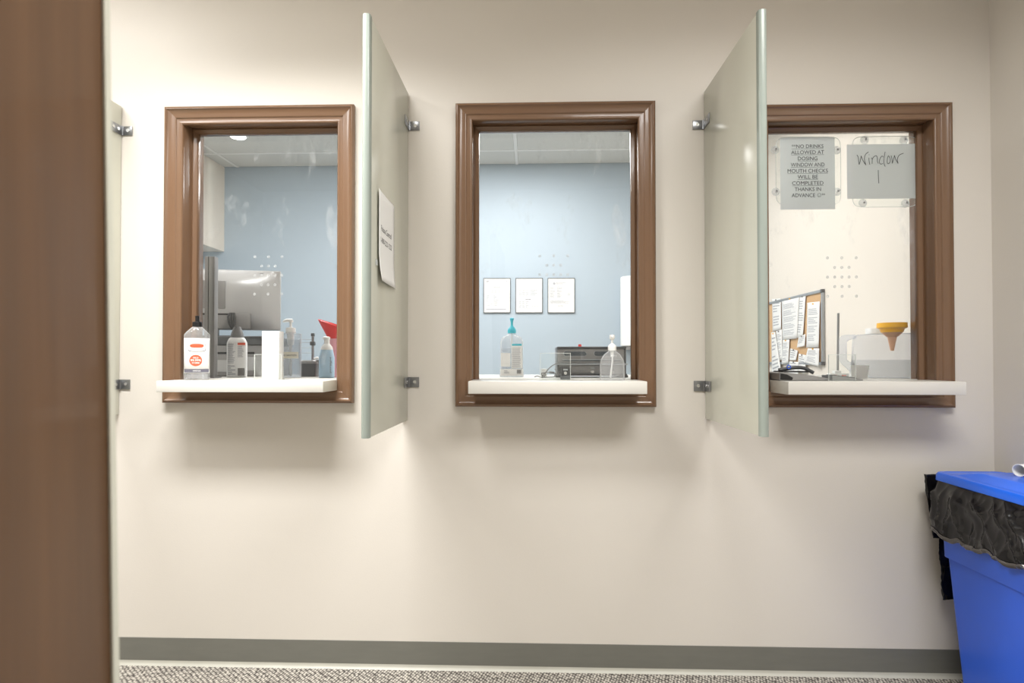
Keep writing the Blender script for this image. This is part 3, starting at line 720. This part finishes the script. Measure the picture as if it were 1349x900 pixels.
B().box(-mw*.86, mw*.82, -.0090, -.0058, mh*.565, mh*.59, .0008).build('bright_strip', 'alu', t)
B().box(-mw, mw, -.014, -.0002, mh*.40, mh*.455, .002).build('lower_rail', 'alu', t)
B().box(-mw*.95, mw*.9, -.005, -.0002, mh*.12, mh*.395, .002).build('lower_panel', 'silver2', t)
for a in (-.78, .0, .55):
    B().box(mw*a-.007, mw*a+.010, -.0066, -.005, mh*.28, mh*.32, .0005).build('plate_label', 'alu', t)
    B().loft([(0, .0085, .0055, 2), (.002, .0085, .0055, 2)], 18, M4=Matrix.Translation((mw*a+.001, -.005, mh*.18)) @ Matrix.Rotation(PI/2, 4, 'X')).build('outlet', 'screw', t)
B().box(-mw*.97, -mw*.65, -.0065, -.0052, mh*.10, mh*.36, .001).build('socket_panel', 'black', t)
for a in (-.9, .9):
    B().box(mw*a-.02, mw*a+.02, .01, .18, 0, 3*u, .002).build('foot', 'dgrey', t)
B().box(-mw, mw*.98, -.016, -.0002, 2.2*u, 5.0*u, .001).build('bottom_rail', 'dgrey', t)
b = B().lathe([(2.3*u, mh), (2.3*u, mh+1.5*u), (1.7*u, mh+3.4*u)], 16, Matrix.Translation((-mw*.33, .03, 0))); b.build('red_button', 'redbtn', t)
# cables and plug
cb = thing('cable_tangle', 'tangle of grey cables left of the dark machine', 'cable', (at(722, .2), .22, ZS+.0006)); u = sc(.2)
def arc(pts, n=8):
    out = []; p = [Vector(q) for q in pts]; p = [p[0]]+p+[p[-1]]
    for i in range(1, len(p)-2):
        for k in range(n):
            t_ = k/n; a, b_, c, d = p[i-1], p[i], p[i+1], p[i+2]
            out.append(.5*((2*b_)+(-a+c)*t_+(2*a-5*b_+4*c-d)*t_*t_+(-a+3*b_-3*c+d)*t_**3))
    out.append(p[-2]); return out
def cab(name, pts, r, m): B().tube(arc([(x*u, y, z*u) for x, y, z in pts]), r, 8).build(name, m, cb)
cab('cable', [(13, .0, 20), (4, 0, 15), (-4, 0, 6), (-8, 0, 1), (-6, 0, 1.2), (-3, 0, 5), (-8, 0, 6.5), (-7.5, 0, 2)], .0022, 'greyp')
cab('cable', [(-18, .01, 1), (-14, .01, 2.6), (-9, .01, 1), (0, .01, 1), (9, .01, 2), (12, .01, 8), (9, .01, 12)], .0018, 'greyp')
cab('cable', [(-6, .016, 7), (2, .016, 7.5), (8, .016, 7), (14, .016, 3)], .0024, 'silver2')
B().tube([(2*u, .016, 7.4*u), (8.5*u, .016, 6.9*u)], .0046, 10).build('plug', 'dgrey', cb)
pb = thing('white_power_adapter', 'white square power adapter beside the cables', 'adapter', (at(717, .28), .28, ZS+.0005))
B().box(-4.5*u, 3.5*u, 0, .03, 0, 12*u, .002).build('adapter_body', 'white', pb)
B().box(-2.5*u, 1.5*u, -.001, 0, 3*u, 3.8*u).build('seam', 'inkl', pb)
# black foot block on the ledge behind the acrylic
Y = .015; u = sc(Y); t = thing('black_cable_box', 'small grey junction box behind the acrylic stand on the middle ledge', 'box', (at(745, Y), Y, ZS+.0006))
B().box(-6.5*u, 6.8*u, 0, .03, 0, 5*u, .001).build('box_foot', 'dgrey', t)
B().box(-5.5*u, 5.8*u, .004, .028, 5*u+.0002, 16.5*u, .001).build('box_body', 'black', t)
B().box(-3*u, 3*u, .002, .0038, 12*u, 14*u).build('box_label', 'alu', t)
B().cyl((0, .0038, 8.5*u), (0, -1, 0), .006, .002, 14).build('button', 'screw', t)

# round clear pump bottle on the middle ledge
Y = -.02; u = sc(Y); t = thing('round_pump_bottle', 'empty clear round-shouldered pump bottle with white pump on the middle ledge', 'bottle', (at(806.5, Y), Y, ZS+.0006))
B().loft([(0, 15*u, .03, 4), (.003, 15.8*u, .032, 4), (20*u, 15.8*u, .032, 4), (27*u, 14.6*u, .030, 3.4), (33*u, 11*u, .026, 2.6), (37*u, 6*u, .018, 2.2), (38*u, 5*u, 5*u, 2), (40*u, 5*u, 5*u, 2)], 40).build('bottle_body', 'clear2', t)
b = B(); b.lathe([(5.6*u, 38.5*u), (5.6*u, 44*u), (4*u, 46*u), (1.4*u, 48*u), (1.3*u, 52*u), (3.3*u, 54*u), (3.5*u, 56.5*u), (3.2*u, 59*u), (1.5*u, 59.4*u)])
b.tube([(0, 0, 56.5*u), (0, -.012, 56.5*u), (0, -.022, 55.5*u)], [2.6*u, 2.2*u, 1.6*u], 12); b.build('pump', 'white', t)
B().tube([(0, 0, 46*u), (.3*u, 0, 25*u), (-2*u, .006, 3*u)], 1.1*u, 8).build('dip_tube', 'white', t)
B().lathe([(2.2*u, 30*u), (2.4*u, 40*u)]).build('pump_barrel', 'white', t)

# framed licences on the blue wall
def framed(cx_px, label, kind):
    Y = YBK-.006; a = P(cx_px, 389.5, YBK)
    t = thing('framed_certificate', label, 'picture', (a.x, YBK-.001, a.z), 0, 'framed papers on the blue wall')
    w_, h_ = .212, .276
    b = B(); e = .0045
    b.box(-w_/2-e, w_/2+e, -.012, 0, -h_/2-e, -h_/2); b.box(-w_/2-e, w_/2+e, -.012, 0, h_/2, h_/2+e); b.box(-w_/2-e, -w_/2, -.012, 0, -h_/2, h_/2); b.box(w_/2, w_/2+e, -.012, 0, -h_/2, h_/2)
    b.build('frame', 'dgrey', t); B().box(-w_/2, w_/2, -.009, -.001, -h_/2, h_/2).build('sheet', 'paper', t)
    y = -.0095
    if kind == 0:
        small_print(t, -.09, -.06, .105, .122, y, 2, 'greyink', 1); small_print(t, .075, .09, .112, .122, y, 1, 'greyink', 2)
        small_print(t, -.03, .04, .06, .072, y, 1, 'inkl', 3); small_print(t, -.05, .06, .02, .04, y, 2, 'inkl', 4, cols=4)
        small_print(t, -.09, .03, -.09, .005, y, 8, 'inkl', 5, cols=2, ragged=.7); small_print(t, -.09, .09, -.118, -.108, y, 1, 'inkl', 6, ragged=0, th=.8)
    elif kind == 1:
        small_print(t, -.085, .0, -.015, .05, y, 6, 'inkl', 7, cols=3); small_print(t, .01, .075, .0, .05, y, 4, 'inkl', 8)
        small_print(t, -.03, .03, -.038, -.028, y, 1, 'greyink', 9); small_print(t, -.085, .0, -.1, -.045, y, 5, 'inkl', 10, cols=3); small_print(t, .02, .085, -.095, -.085, y, 1, 'inkl', 11, cols=3)
        small_print(t, -.085, .085, -.108, -.103, y, 1, 'inkl', 12, ragged=0)
    else:
        B().cyl((-.058, y, .097), (0, -1, 0), .011, .0004, 16).build('seal', 'inkl', t)
        small_print(t, -.045, .06, .085, .108, y, 3, 'inkl', 13, ragged=.5); small_print(t, -.09, .02, -.02, .075, y, 11, 'inkl', 14, cols=2, ragged=.6)
        small_print(t, -.09, .085, -.065, -.04, y, 4, 'inkl', 15, ragged=.3); small_print(t, -.03, .03, -.09, -.08, y, 1, 'inkl', 16); small_print(t, .05, .085, .0, .02, y, 2, 'inkl', 17)
framed(654.8, 'framed white paper on the blue wall, nearest the left frame of the middle window', 0)
framed(697, 'framed white paper on the blue wall, between two similar frames', 1)
framed(739.3, 'framed white paper with round seal on the blue wall, right of two similar frames', 2)
# cup dispenser on the blue wall
a = P(830, 456, YBK-.08); hgt = P(830, 365, YBK-.08).z-a.z; r = 13*(D+YBK)/790
t = thing('cup_dispenser', 'long white tube dispenser on the blue wall at the right of the middle window', 'dispenser', (a.x+.005, YBK-.08, a.z))
B().lathe([(r*.93, 0), (r, .004), (r, hgt-.01), (r*.9, hgt)]).build('tube', 'white', t)
B().lathe([(r*.8, -.03), (r*.9, -.001)]).build('end_ring', 'silver2', t)
B().box(-.03, .03, r*.8, .079, hgt*.3, hgt*.7).build('wall_bracket', 'white', t)

# ---- right window: signs in holders with suction cups on the glass
YG = .0765
cup0 = None
def sign(px0, py0, px1, py1, hold, cups, label, name):
    global cup0
    a, c = P(px0, py1, YG), P(px1, py0, YG)
    t = thing(name, label, 'sign', ((a.x+c.x)/2, YG-.006, a.z)); w_, h_ = c.x-a.x, c.z-a.z
    hx0, hz1 = P(hold[0], hold[1], YG).x-t.location.x, P(hold[0], hold[1], YG).z-a.z
    hx1, hz0 = P(hold[2], hold[3], YG).x-t.location.x, P(hold[2], hold[3], YG).z-a.z
    mx, mz = (hx0+hx1)/2, (hz0+hz1)/2; sx, sz = (hx1-hx0)/2, (hz1-hz0)/2
    R4 = Matrix.Translation((mx, 0, mz)) @ Matrix.Rotation(PI/2, 4, 'X')
    B().loft([(-.0010, sx, sz, 9), (.0010, sx, sz, 9)], 48, M4=R4).build('holder_plate', 'acryl', t)
    pts = []
    for k in range(49):
        an = 2*PI*k/48; cc, ss = math.cos(an), math.sin(an)
        pts.append((mx+math.copysign(abs(cc)**(2/9), cc)*sx, 0, mz+math.copysign(abs(ss)**(2/9), ss)*sz))
    B().tube(pts, .0010, 5).build('holder_rim', 'acryl_edge', t)
    B().grid(10, 8, lambda u_, v: Vector(((u_-.5)*w_, -.0022-.0010*math.sin(u_*PI*2.3+1)*(1-v), v*h_))).build('sheet', 'sign', t)
    for (cx_, cy_) in cups:
        q = P(cx_, cy_, YG); l = (q.x-t.location.x, -.001, q.z-a.z)
        b = B().lathe([(.0148, -.005), (.0152, -.0045), (.010, -.001), (.0055, .002), (.0055, .005), (.0035, .006)], 24, Matrix.Rotation(PI/2, 4, 'X'))
        cu_ = b.build('suction_cup', 'clear2', t, l)
        B().torus((0, 0, 0), .0150, .0006, 24, 5).build('cup_rim', 'acryl_edge', cu_, (0, .0035, 0))
        B().cyl((0, -.0062, 0), (0, -1, 0), .0040, .0012, 12).build('cup_pin', 'greyp', cu_)
    return t, w_, h_
t, w_, h_ = sign(1027, 181.5, 1098, 277, (1021, 182, 1107, 270), [(1020.5, 198), (1101.5, 198.5), (1021.5, 253), (1102, 253)], 'grey paper sign about no drinks held on the glass by clear suction cups', 'no_drinks_sign')
L9 = [('**NO DRINKS', 40.5, 193.5+2.5), ('ALLOWED AT', 42, 204), ('DOSING', 25, 212.2), ('WINDOW AND', 43, 220.4), ('MOUTH CHECKS', 51.5, 228.6), ('WILL BE', 26, 236.6), ('COMPLETED', 40, 244.8), ('THANKS IN', 33.5, 252.8), ('ADVANCE', 30, 260.8)]
ug = (D+YG)/790
for k, (s_, wpx, yb) in enumerate(L9):
    z = h_*(277-yb)/(277-181.5); cxp = 1062.5 if k < 8 else 1056.8
    x = (cxp-1062.5)*ug
    text('lettering', s_, 'ink', t, (x, -.0042, z), w=wpx*ug, h=4.9*ug, bold=0)
    if k < 7: B().box(x-wpx*ug/2, x+wpx*ug/2, -.0042, -.0038, z-.0033, z-.0025).build('underline', 'ink', t, smooth=0)
z = h_*(277-260.8)/95.5
b = B().torus(((1077-1062.5)*ug, -.0042, z+2.4*ug), 2.4*ug, .0005, 20, 5); b.box((1076-1062.5)*ug-.0006, (1076-1062.5)*ug+.0004, -.0046, -.004, z+.0085, z+.0100); b.box((1078-1062.5)*ug-.0004, (1078-1062.5)*ug+.0006, -.0046, -.004, z+.0085, z+.0100)
b.tube([((1075.8-1062.5)*ug, -.0042, z+1.7*ug), ((1077-1062.5)*ug, -.0042, z+1.1*ug), ((1078.2-1062.5)*ug, -.0042, z+1.7*ug)], .0005, 5)
b.build('smiley', 'ink', t)
text('lettering', '**', 'ink', t, ((1082.3-1062.5)*ug, -.0042, z), w=4.2*ug, h=4.9*ug)
t, w_, h_ = sign(1114.5, 190.5, 1208, 263, (1121, 181, 1208.5, 273), [(1138.3, 185), (1190, 185.3), (1136, 268), (1192, 268.5)], 'grey paper sign with handwritten Window 1 held on the glass by clear suction cups', 'window_number_sign')
def hw_pt(cx_, cy_):
    q = P(1122+cx_/16.98, 195+cy_/16.98, YG-.009); return (q.x-t.location.x, -.0048, q.z-t.location.z)
STR = [[(110, 158), (135, 200), (152, 290), (160, 375)], [(160, 375), (185, 300), (207, 180)], [(207, 180), (240, 270), (312, 388)], [(312, 388), (285, 290), (283, 210), (310, 140), (370, 92)],
       [(378, 222), (385, 300), (398, 375)], [(382, 150), (388, 160)], [(432, 225), (452, 250), (452, 358)], [(452, 270), (480, 210), (540, 175), (565, 220), (570, 300), (588, 350)],
       [(700, 210), (675, 182), (635, 230), (612, 310), (640, 365), (690, 350)], [(742, 90), (725, 180), (712, 300), (722, 370), (745, 418)],
       [(815, 175), (795, 230), (790, 330), (820, 352), (850, 310), (855, 240), (815, 175)],
       [(875, 175), (895, 250), (903, 348)], [(903, 348), (930, 260), (952, 168)], [(952, 168), (975, 250), (1032, 352)], [(1032, 352), (1015, 260), (1045, 180), (1090, 145), (1152, 122)],
       [(588, 500), (592, 640), (601, 792)]]
b = B()
for s_ in STR: b.tube(arc([hw_pt(*q) for q in s_], 5), .0011, 6, .3)
b.build('handwriting', 'mark', t)
B().box(.034*1.0+.0, .0346, -.0040, -.0036, .004, h_-.004).bm.free()

# cork board on the right office wall
XB = IR-.012
def onx(px, py, X):
    d = RM @ Vector(((px-674.5)/FPX, (CY-py)/FPX, -1)); k = X/d.x
    return Vector((0, -D, ZC))+d*k
c_r, c_b = onx(1084, 381, XB), onx(1083, 481, XB)
zt_, zb_ = c_r.z, c_b.z; y_near = c_r.y; y_far = y_near+1.0
print('board', c_r, c_b)
bd = thing('cork_board', 'aluminium framed cork board on the cream wall, covered with pinned papers', 'board', (IR-.001, y_near, zb_))
H = zt_-zb_; Wd = y_far-y_near
B().box(-.006, 0, .012, Wd-.012, .012, H-.012).build('cork', 'cork', bd)
b = B()
b.box(-.016, 0, 0, .016, 0, H, .002); b.build('frame_rail', 'alu', bd)
B().box(-.016, 0, Wd-.016, Wd, 0, H, .002).build('frame_rail', 'alu', bd)
B().box(-.016, 0, .016, Wd-.016, 0, .016, .002).build('frame_rail', 'alu', bd)
B().box(-.016, 0, .016, Wd-.016, H-.016, H, .002).build('frame_rail', 'alu', bd)
for zz in (-.001, H-.019): B().box(-.018, -.0002, -.001, .02, zz, zz+.02, .002).build('corner_cap', 'dgrey', bd)
def pinned(pts, lay, label, lines=12, heading=True, seed=1):
    """sheet through four photo corners: top-left (far), top-right (near), bottom-right, bottom-left on the board"""
    X = XB-.002-lay*.0022
    q = [onx(px, py, X) for px, py in pts]; base = q[3]
    t = thing('pinned_paper', label, 'paper', (X, base.y, base.z)); q = [v-base for v in q]
    def f(u_, v):
        a = q[3].lerp(q[2], u_); c = q[0].lerp(q[1], u_); w = a.lerp(c, v); return Vector((-.003*(1-v)**2*(.5+.5*u_), w.y, w.z))
    B().grid(5, 8, f).build('sheet', 'paper', t, solid=.0003)
    r = random.Random(seed); b = B()
    for k in range(lines):
        v = .84 - k*.76/lines; u0, u1 = .12, .55+.33*r.random()
        if k % 5 == 4: continue
        A, C = f(u0, v), f(u1, v); A2, C2 = f(u0, v+.28/lines), f(u1, v+.28/lines)
        b.bm.faces.new([b.bm.verts.new(p+Vector((-.0008, 0, 0))) for p in (A, C, C2, A2)])
    b.build('small_print', 'inkl', t, smooth=0)
    p = f(.5, .96); B().cyl((p.x-.0005, p.y, p.z), (-1, 0, 0), .004, .006, 10).build('push_pin', 'yellow' if seed % 2 else 'greyp', t)
pinned([(1017, 394), (1028.5, 393), (1029.5, 434), (1018, 437)], 0, 'small pinned sheet at the left edge of the board, top', 9, seed=2)
pinned([(1029.5, 394.5), (1053, 388.5), (1050.5, 446), (1031, 448)], 1, 'large pinned list with yellow pin in the middle top of the board', 24, seed=3)
pinned([(1053.5, 389), (1061.5, 388), (1058, 446), (1049, 445)], 0, 'narrow pinned sheet tilted between the two large lists', 14, seed=4)
pinned([(1063.5, 399), (1080, 397), (1079, 458), (1062.5, 458)], 1, 'large pinned list near the right rail of the board', 20, seed=5)
pinned([(1052, 445), (1061, 440), (1060.5, 456), (1050, 458)], 2, 'small pinned sheet hanging below the tilted narrow one', 5, seed=6)
pinned([(1022, 436), (1030, 434), (1031, 474), (1024, 476)], 0, 'pinned sheet hanging at the lower left of the board', 14, seed=8)
pinned([(1031, 448), (1040, 447), (1039, 478), (1030, 480)], 1, 'pinned sheet below the large yellow pinned list', 12, seed=9)
pinned([(1041, 459), (1051, 462), (1049, 475), (1040, 475)], 0, 'small note beside bare cork at the board bottom', 4, seed=10)
pinned([(1064, 459), (1079, 459), (1079, 483), (1060, 478)], 2, 'pinned sheet at the lower right of the board', 9, seed=11)

pinned([(1040, 476), (1052, 477), (1052, 494), (1039, 494)], 2, 'pinned sheet hanging past the bottom rail in the middle', 4, seed=12)
pinned([(1052, 466), (1062, 468), (1061, 492), (1051, 490)], 1, 'pinned sheet between bare cork and the lower right sheet', 6, seed=14)
pinned([(1016, 438), (1021, 437), (1030, 492), (1017, 497)], 2, 'slanted pinned sheet at the lower left corner of the board', 9, seed=15)

# phone / card pad on the right ledge
Y = -.02; u = sc(Y)
t = thing('desk_phone', 'black and grey desk phone lying at the left end of the right ledge', 'phone', (at(1049, Y), Y, ZS+.0006))
hw = 30*u
b = B(); n = 12; xs_ = [(-hw, 0), (hw+.004, 0), (hw+.004, .008), (hw*.45, .017), (-hw*.2, .024), (-hw*.85, .030), (-hw, .026)]
b.prism(xs_, -.06, .085); bmesh.ops.bevel(b.bm, geom=b.bm.edges[:], offset=.002, segments=2, affect='EDGES'); b.build('phone_base', 'silver2', t)
b = B(); b.prism([(-hw*.98, .004), (-hw*.5, .002), (-hw*.45, .010), (-hw*.7, .022), (-hw*.97, .026)], -.0615, -.0602); b.build('side_vent', 'black', t)
b = B(); b.tube(arc([(-hw*.75, 0, .037), (-hw*.4, 0, .041), (0, 0, .046), (hw*.35, 0, .043), (hw*.72, 0, .027)]), .0065, 12); b.build('handset', 'dgrey', t)
B().box(-hw*.75, hw*.42, -.035, .05, .0285, .0335, .002).build('key_plate', 'black', t)
B().torus((-hw*.42, -.02, .048), .0065, .0018, 16, 6).build('blue_loop', 'blue', t)
t = thing('keypad', 'small grey card keypad beside the phone on the right ledge', 'keypad', (at(1104, Y), Y-.01, ZS+.0006))
b = B().prism([(-.045, 0), (.062, 0), (.062, .005), (-.045, .019)], -.04, .04); bmesh.ops.bevel(b.bm, geom=b.bm.edges[:], offset=.0012, segments=1, affect='EDGES'); b.build('keypad_body', 'silver2', t)
b = None
for r_ in range(4):
    for c_ in range(6):
        x = -.032+c_*.014; y = -.03+r_*.016; z = .019-(x+.045)*.131
        if b is None: b = B().box(-.005, .005, -.0055, .0055, 0, .0025, .0008, 1).build('key', 'dgrey', t, (x, y, z), (0, .13, 0))
        else: share(b, t, (x, y, z), (0, .13, 0))

# metal rod
Y = .50; u = sc(Y); t = thing('straight_metal_rod', 'thin upright grey rod left of the water jug', 'rod', (at(1104, Y), Y, ZS+.0006))
B().lathe([(.022, 0), (.022, .003), (.005, .005)]).build('foot', 'steel', t)
B().tube([(-.002, 0, .003), (.003, 0, 82*u)], .0048, 12).build('rod', 'greyp', t)

# water jug with handle
Y = .26; u = sc(Y); t = thing('water_jug', 'large clear plastic water jug with side handle behind the right glass', 'jug', (at(1152, Y), Y, ZS+.0006), math.radians(-27)); u *= .9
def rr(x0, x1, z0_, z1_, r, n=6):
    o = []
    for cx_, cz_, a0 in ((x1-r, z1_-r, 0), (x0+r, z1_-r, PI/2), (x0+r, z0_+r, PI), (x1-r, z0_+r, 1.5*PI)):
        for k in range(n+1): a = a0+PI/2*k/n; o.append((cx_+math.cos(a)*r, cz_+math.sin(a)*r))
    return o
b = B()
out = [(-32*u, .5*u), (58*u, 0), (62*u, 4*u), (62*u, 58*u), (56*u, 64*u), (-8*u, 63.5*u), (-24*u, 62.5*u), (-27*u, 58*u), (-27*u, 20*u), (-31*u, 12*u)]
b.prism(out, 0, .14); bmesh.ops.bevel(b.bm, geom=b.bm.edges[:], offset=.006, segments=2, affect='EDGES'); b.build('jug_body', 'jug', t)
b = B().prism([(-24.5*u, 10*u), (-24.5*u, 22*u), (-32*u, 22.5*u), (-35.5*u, 26*u), (-35.5*u, 53*u), (-32*u, 56.5*u), (-22*u, 57*u), (-22*u, 63*u), (-38*u, 63*u), (-43*u, 60.5*u), (-45*u, 56*u), (-45*u, 26*u), (-41*u, 19*u), (-34*u, 14*u), (-31.5*u, 8*u)], .02, .06)
bmesh.ops.bevel(b.bm, geom=b.bm.edges[:], offset=.003, segments=2, affect='EDGES'); b.build('handle', 'jug', t)
B().box(-28*u, 60*u, .006, .134, .004, 26*u).build('water', 'water', t, smooth=0)
B().lathe([(12.5*u, 64*u), (12.5*u, 71*u), (12*u, 72*u)], 28, Matrix.Translation((2*u, .05, 0))).build('cap', 'white', t)
t = thing('orange_funnel', 'bright orange funnel standing in the jug', 'funnel', (at(1175.5, .165), .165, ZS+.0006)); u = sc(.165)
b = B(); b.lathe([(17*u, 72*u), (17.4*u, 66*u), (14*u, 64*u), (12.5*u, 60*u), (11*u, 60*u), (12*u, 64.5*u), (15.8*u, 67*u), (15.8*u, 72*u)]); b.build('bowl', 'yellow', t)
B().lathe([(12*u, 59.8*u), (7.5*u, 55*u), (5.5*u, 54*u), (2*u, 36*u), (1.3*u, 36*u)]).build('stem', 'peach', t)
# papers by the jug
Y = .16; u = sc(Y); t = thing('white_card', 'blank white card leaning before the water jug', 'card', (at(1133, Y), Y, ZS+.0006))
B().prism([(-11*u, 0), (9*u, 0), (12*u, 17*u), (-12*u, 18*u)], 0, .001).build('card_sheet', 'paper', t)
t = thing('red_lettered_packet', 'small white packet with red marks behind the acrylic stand on right', 'packet', (at(1105, Y+.05), Y+.05, ZS+.0006))
B().box(-11*u, 13*u, 0, .03, 0, 6.5*u, .001).build('packet_body', 'paper', t); B().box(-4*u, 4*u, .005, .028, 6.6*u, 10*u, .001).build('packet_flap', 'paper', t)
b = B(); 
for x in (-8, -6, -4, 4, 6, 8): b.box(x*u, (x+1.3)*u, -.0006, -.0001, 3*u, 4.6*u)
b.build('red_marks', 'orange', t)

# ---------------------------------------------------------------- blue bin
c0 = P(1227, 622, -.085)
XLID = c0.x; WB = .244; LB = .56; YF = -.085
bn = thing('recycling_bin', 'tall blue plastic bin lined with a black bag in the right corner', 'bin', (XLID+WB/2, YF-LB/2, .001))
zl = P(1227, 631, -.085).z
print('lid', XLID, zl)
def rrect(hx, hy, r, n=6):
    o = []
    for sx, sy, a0 in ((1, 1, 0), (-1, 1, PI/2), (-1, -1, PI), (1, -1, 1.5*PI)):
        for k in range(n+1): a = a0+PI/2*k/n; o.append((sx*(hx-r)+math.cos(a)*r, sy*(hy-r)+math.sin(a)*r))
    return o
def stack(rings, capb=True, capt=True):
    b = B(); R = []
    for z, hx, hy, r in rings: R.append([b.bm.verts.new((x, y, z)) for x, y in rrect(hx, hy, r)])
    for A, C in zip(R, R[1:]):
        n = len(A)
        for k in range(n): b.bm.faces.new((A[k], A[(k+1) % n], C[(k+1) % n], C[k]))
    if capb: b.bm.faces.new(list(reversed(R[0])))
    if capt: b.bm.faces.new(R[-1])
    return b
hx, hy = WB/2, LB/2
zband = P(1245, 733, -.11).z
tb = .034     # taper from rim to floor
stack([(0, hx-tb-.030, hy-.05, .03), (.004, hx-tb-.026, hy-.046, .03), (zband-.006, hx-.027, hy-.023, .03), (zband, hx-.029, hy-.025, .03)]).build('bin_body', 'blue', bn)
stack([(zband+.0004, hx-.024, hy-.020, .03), (zband+.0015, hx-.0185, hy-.0145, .03), (zl-.002, hx-.012, hy-.010, .03)]).build('bin_collar', 'blue', bn)
b = stack([(zl, hx-.002, hy-.002, .03), (zl, hx, hy, .03), (zl+.020, hx-.001, hy-.001, .03), (zl+.027, hx-.006, hy-.006, .028), (zl+.029, hx-.016, hy-.016, .026), (zl+.027, hx-.022, hy-.022, .024), (zl+.028, hx-.034, hy-.06, .024), (zl+.046, hx-.055, hy-.13, .022), (zl+.048, hx-.062, hy-.145, .02)])
b.build('lid', 'blue_lid', bn)
# bag: crumpled film round the collar
def loop_pt(s_):
    pts = rrect(hx-.006, hy-.004, .035, 8); n = len(pts); P_ = [Vector((x, y)) for x, y in pts]
    ln = [(P_[(i+1) % n]-P_[i]).length for i in range(n)]; T_ = sum(ln); d = s_*T_
    for i in range(n):
        if d <= ln[i]: 
            q = P_[i].lerp(P_[(i+1) % n], d/max(ln[i], 1e-9)); t_ = (P_[(i+1) % n]-P_[i]).normalized(); return q, Vector((t_.y, -t_.x)), T_
        d -= ln[i]
    return P_[0], Vector((1, 0)), T_
def rid(v): return 1-abs(noise.noise(v))*2
def bagf(u_, v):
    q, nrm, T_ = loop_pt(min(u_, .99999)); s_ = u_*T_
    ca, sa = math.cos(u_*2*PI), math.sin(u_*2*PI)
    hem = .185 + .022*noise.noise(Vector((ca*2.1, sa*2.1, 3.3))) + .012*noise.noise(Vector((ca*6, sa*6, 1)))
    dep = v*hem
    x3 = Vector((q.x*6, q.y*6, dep*6)); wv = Vector((noise.noise(x3), noise.noise(x3+Vector((9, 2, 1))), noise.noise(x3+Vector((3, 7, 5)))))
    def fold(a, f, seed, sh):      # long creases running at angle a down the film
        L1 = math.cos(a)*(q.y+q.x) + math.sin(a)*dep; L2 = -math.sin(a)*(q.y+q.x) + math.cos(a)*dep
        return max(0, rid(Vector((L1*f*.22, L2*f, seed))+wv*.35))**sh
    k1 = fold(.80, 9, 1.5, 2.6); k2 = fold(-.9, 12, 7.1, 3); k3 = fold(1.3, 24, 3.3, 2.5); k4 = fold(.3, 20, 9.3, 3)
    amp = .25+.75*min(1, v*4)
    off = .002 + amp*(.011*k1 + .012*k2 + .005*k3 + .006*k4) + .008*v*(1-v)*2
    if v > .93: off -= (v-.93)*.05
    return Vector((q.x+nrm.x*off, q.y+nrm.y*off, zl-.0015-dep+.004*noise.noise(x3*2)))
b = B().grid(420, 60, bagf)
bag = b.build('bin_bag', 'bag', bn, smooth=40)
# paler rolled hem
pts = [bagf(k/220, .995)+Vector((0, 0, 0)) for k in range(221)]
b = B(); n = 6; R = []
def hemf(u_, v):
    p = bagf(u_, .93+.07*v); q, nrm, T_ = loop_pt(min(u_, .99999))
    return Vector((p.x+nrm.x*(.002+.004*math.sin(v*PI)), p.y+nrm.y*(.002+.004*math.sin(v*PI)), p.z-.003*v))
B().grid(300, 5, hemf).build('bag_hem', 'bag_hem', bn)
# tail of the bag hanging between bin and wall
def tail(px0, px1, py0, py1, Y, sd, skew=0):
    a, c = P(px0, py1, Y), P(px1, py0, Y); o = Vector(bn.location)
    def f(u_, v):
        x = a.x+(c.x-a.x)*u_ + skew*(1-v); z = a.z+(c.z-a.z)*v
        return Vector((x, Y+.010*noise.noise(Vector((x*40, z*14, sd)))+.004*noise.noise(Vector((x*120, z*90, sd))), z+.004*noise.noise(Vector((x*60, sd, 0)))*(1-v)))-o
    B().grid(14, 40, f).build('bag_tail', 'bag', bn, solid=.0006)
tail(1218, 1262, 625, 709, -.055, 1.0, .028)
tail(1236, 1264, 690, 790, -.045, 5.0, .014)
# white cup lying on the lid
cp = PZ(1352, 627, zl+.001+.0485)
t = thing('white_paper_cup', 'small white cup lying on the blue bin lid', 'cup', (cp.x, cp.y, cp.z+.0193), math.radians(200))
B().lathe([(.0, -.035), (.0165, -.035), (.0185, .03), (.0195, .031), (.0195, .034), (.0175, .034), (.016, -.030), (0, -.030)], 24, Matrix.Rotation(PI/2, 4, 'Y')).build('cup_body', 'white', t)
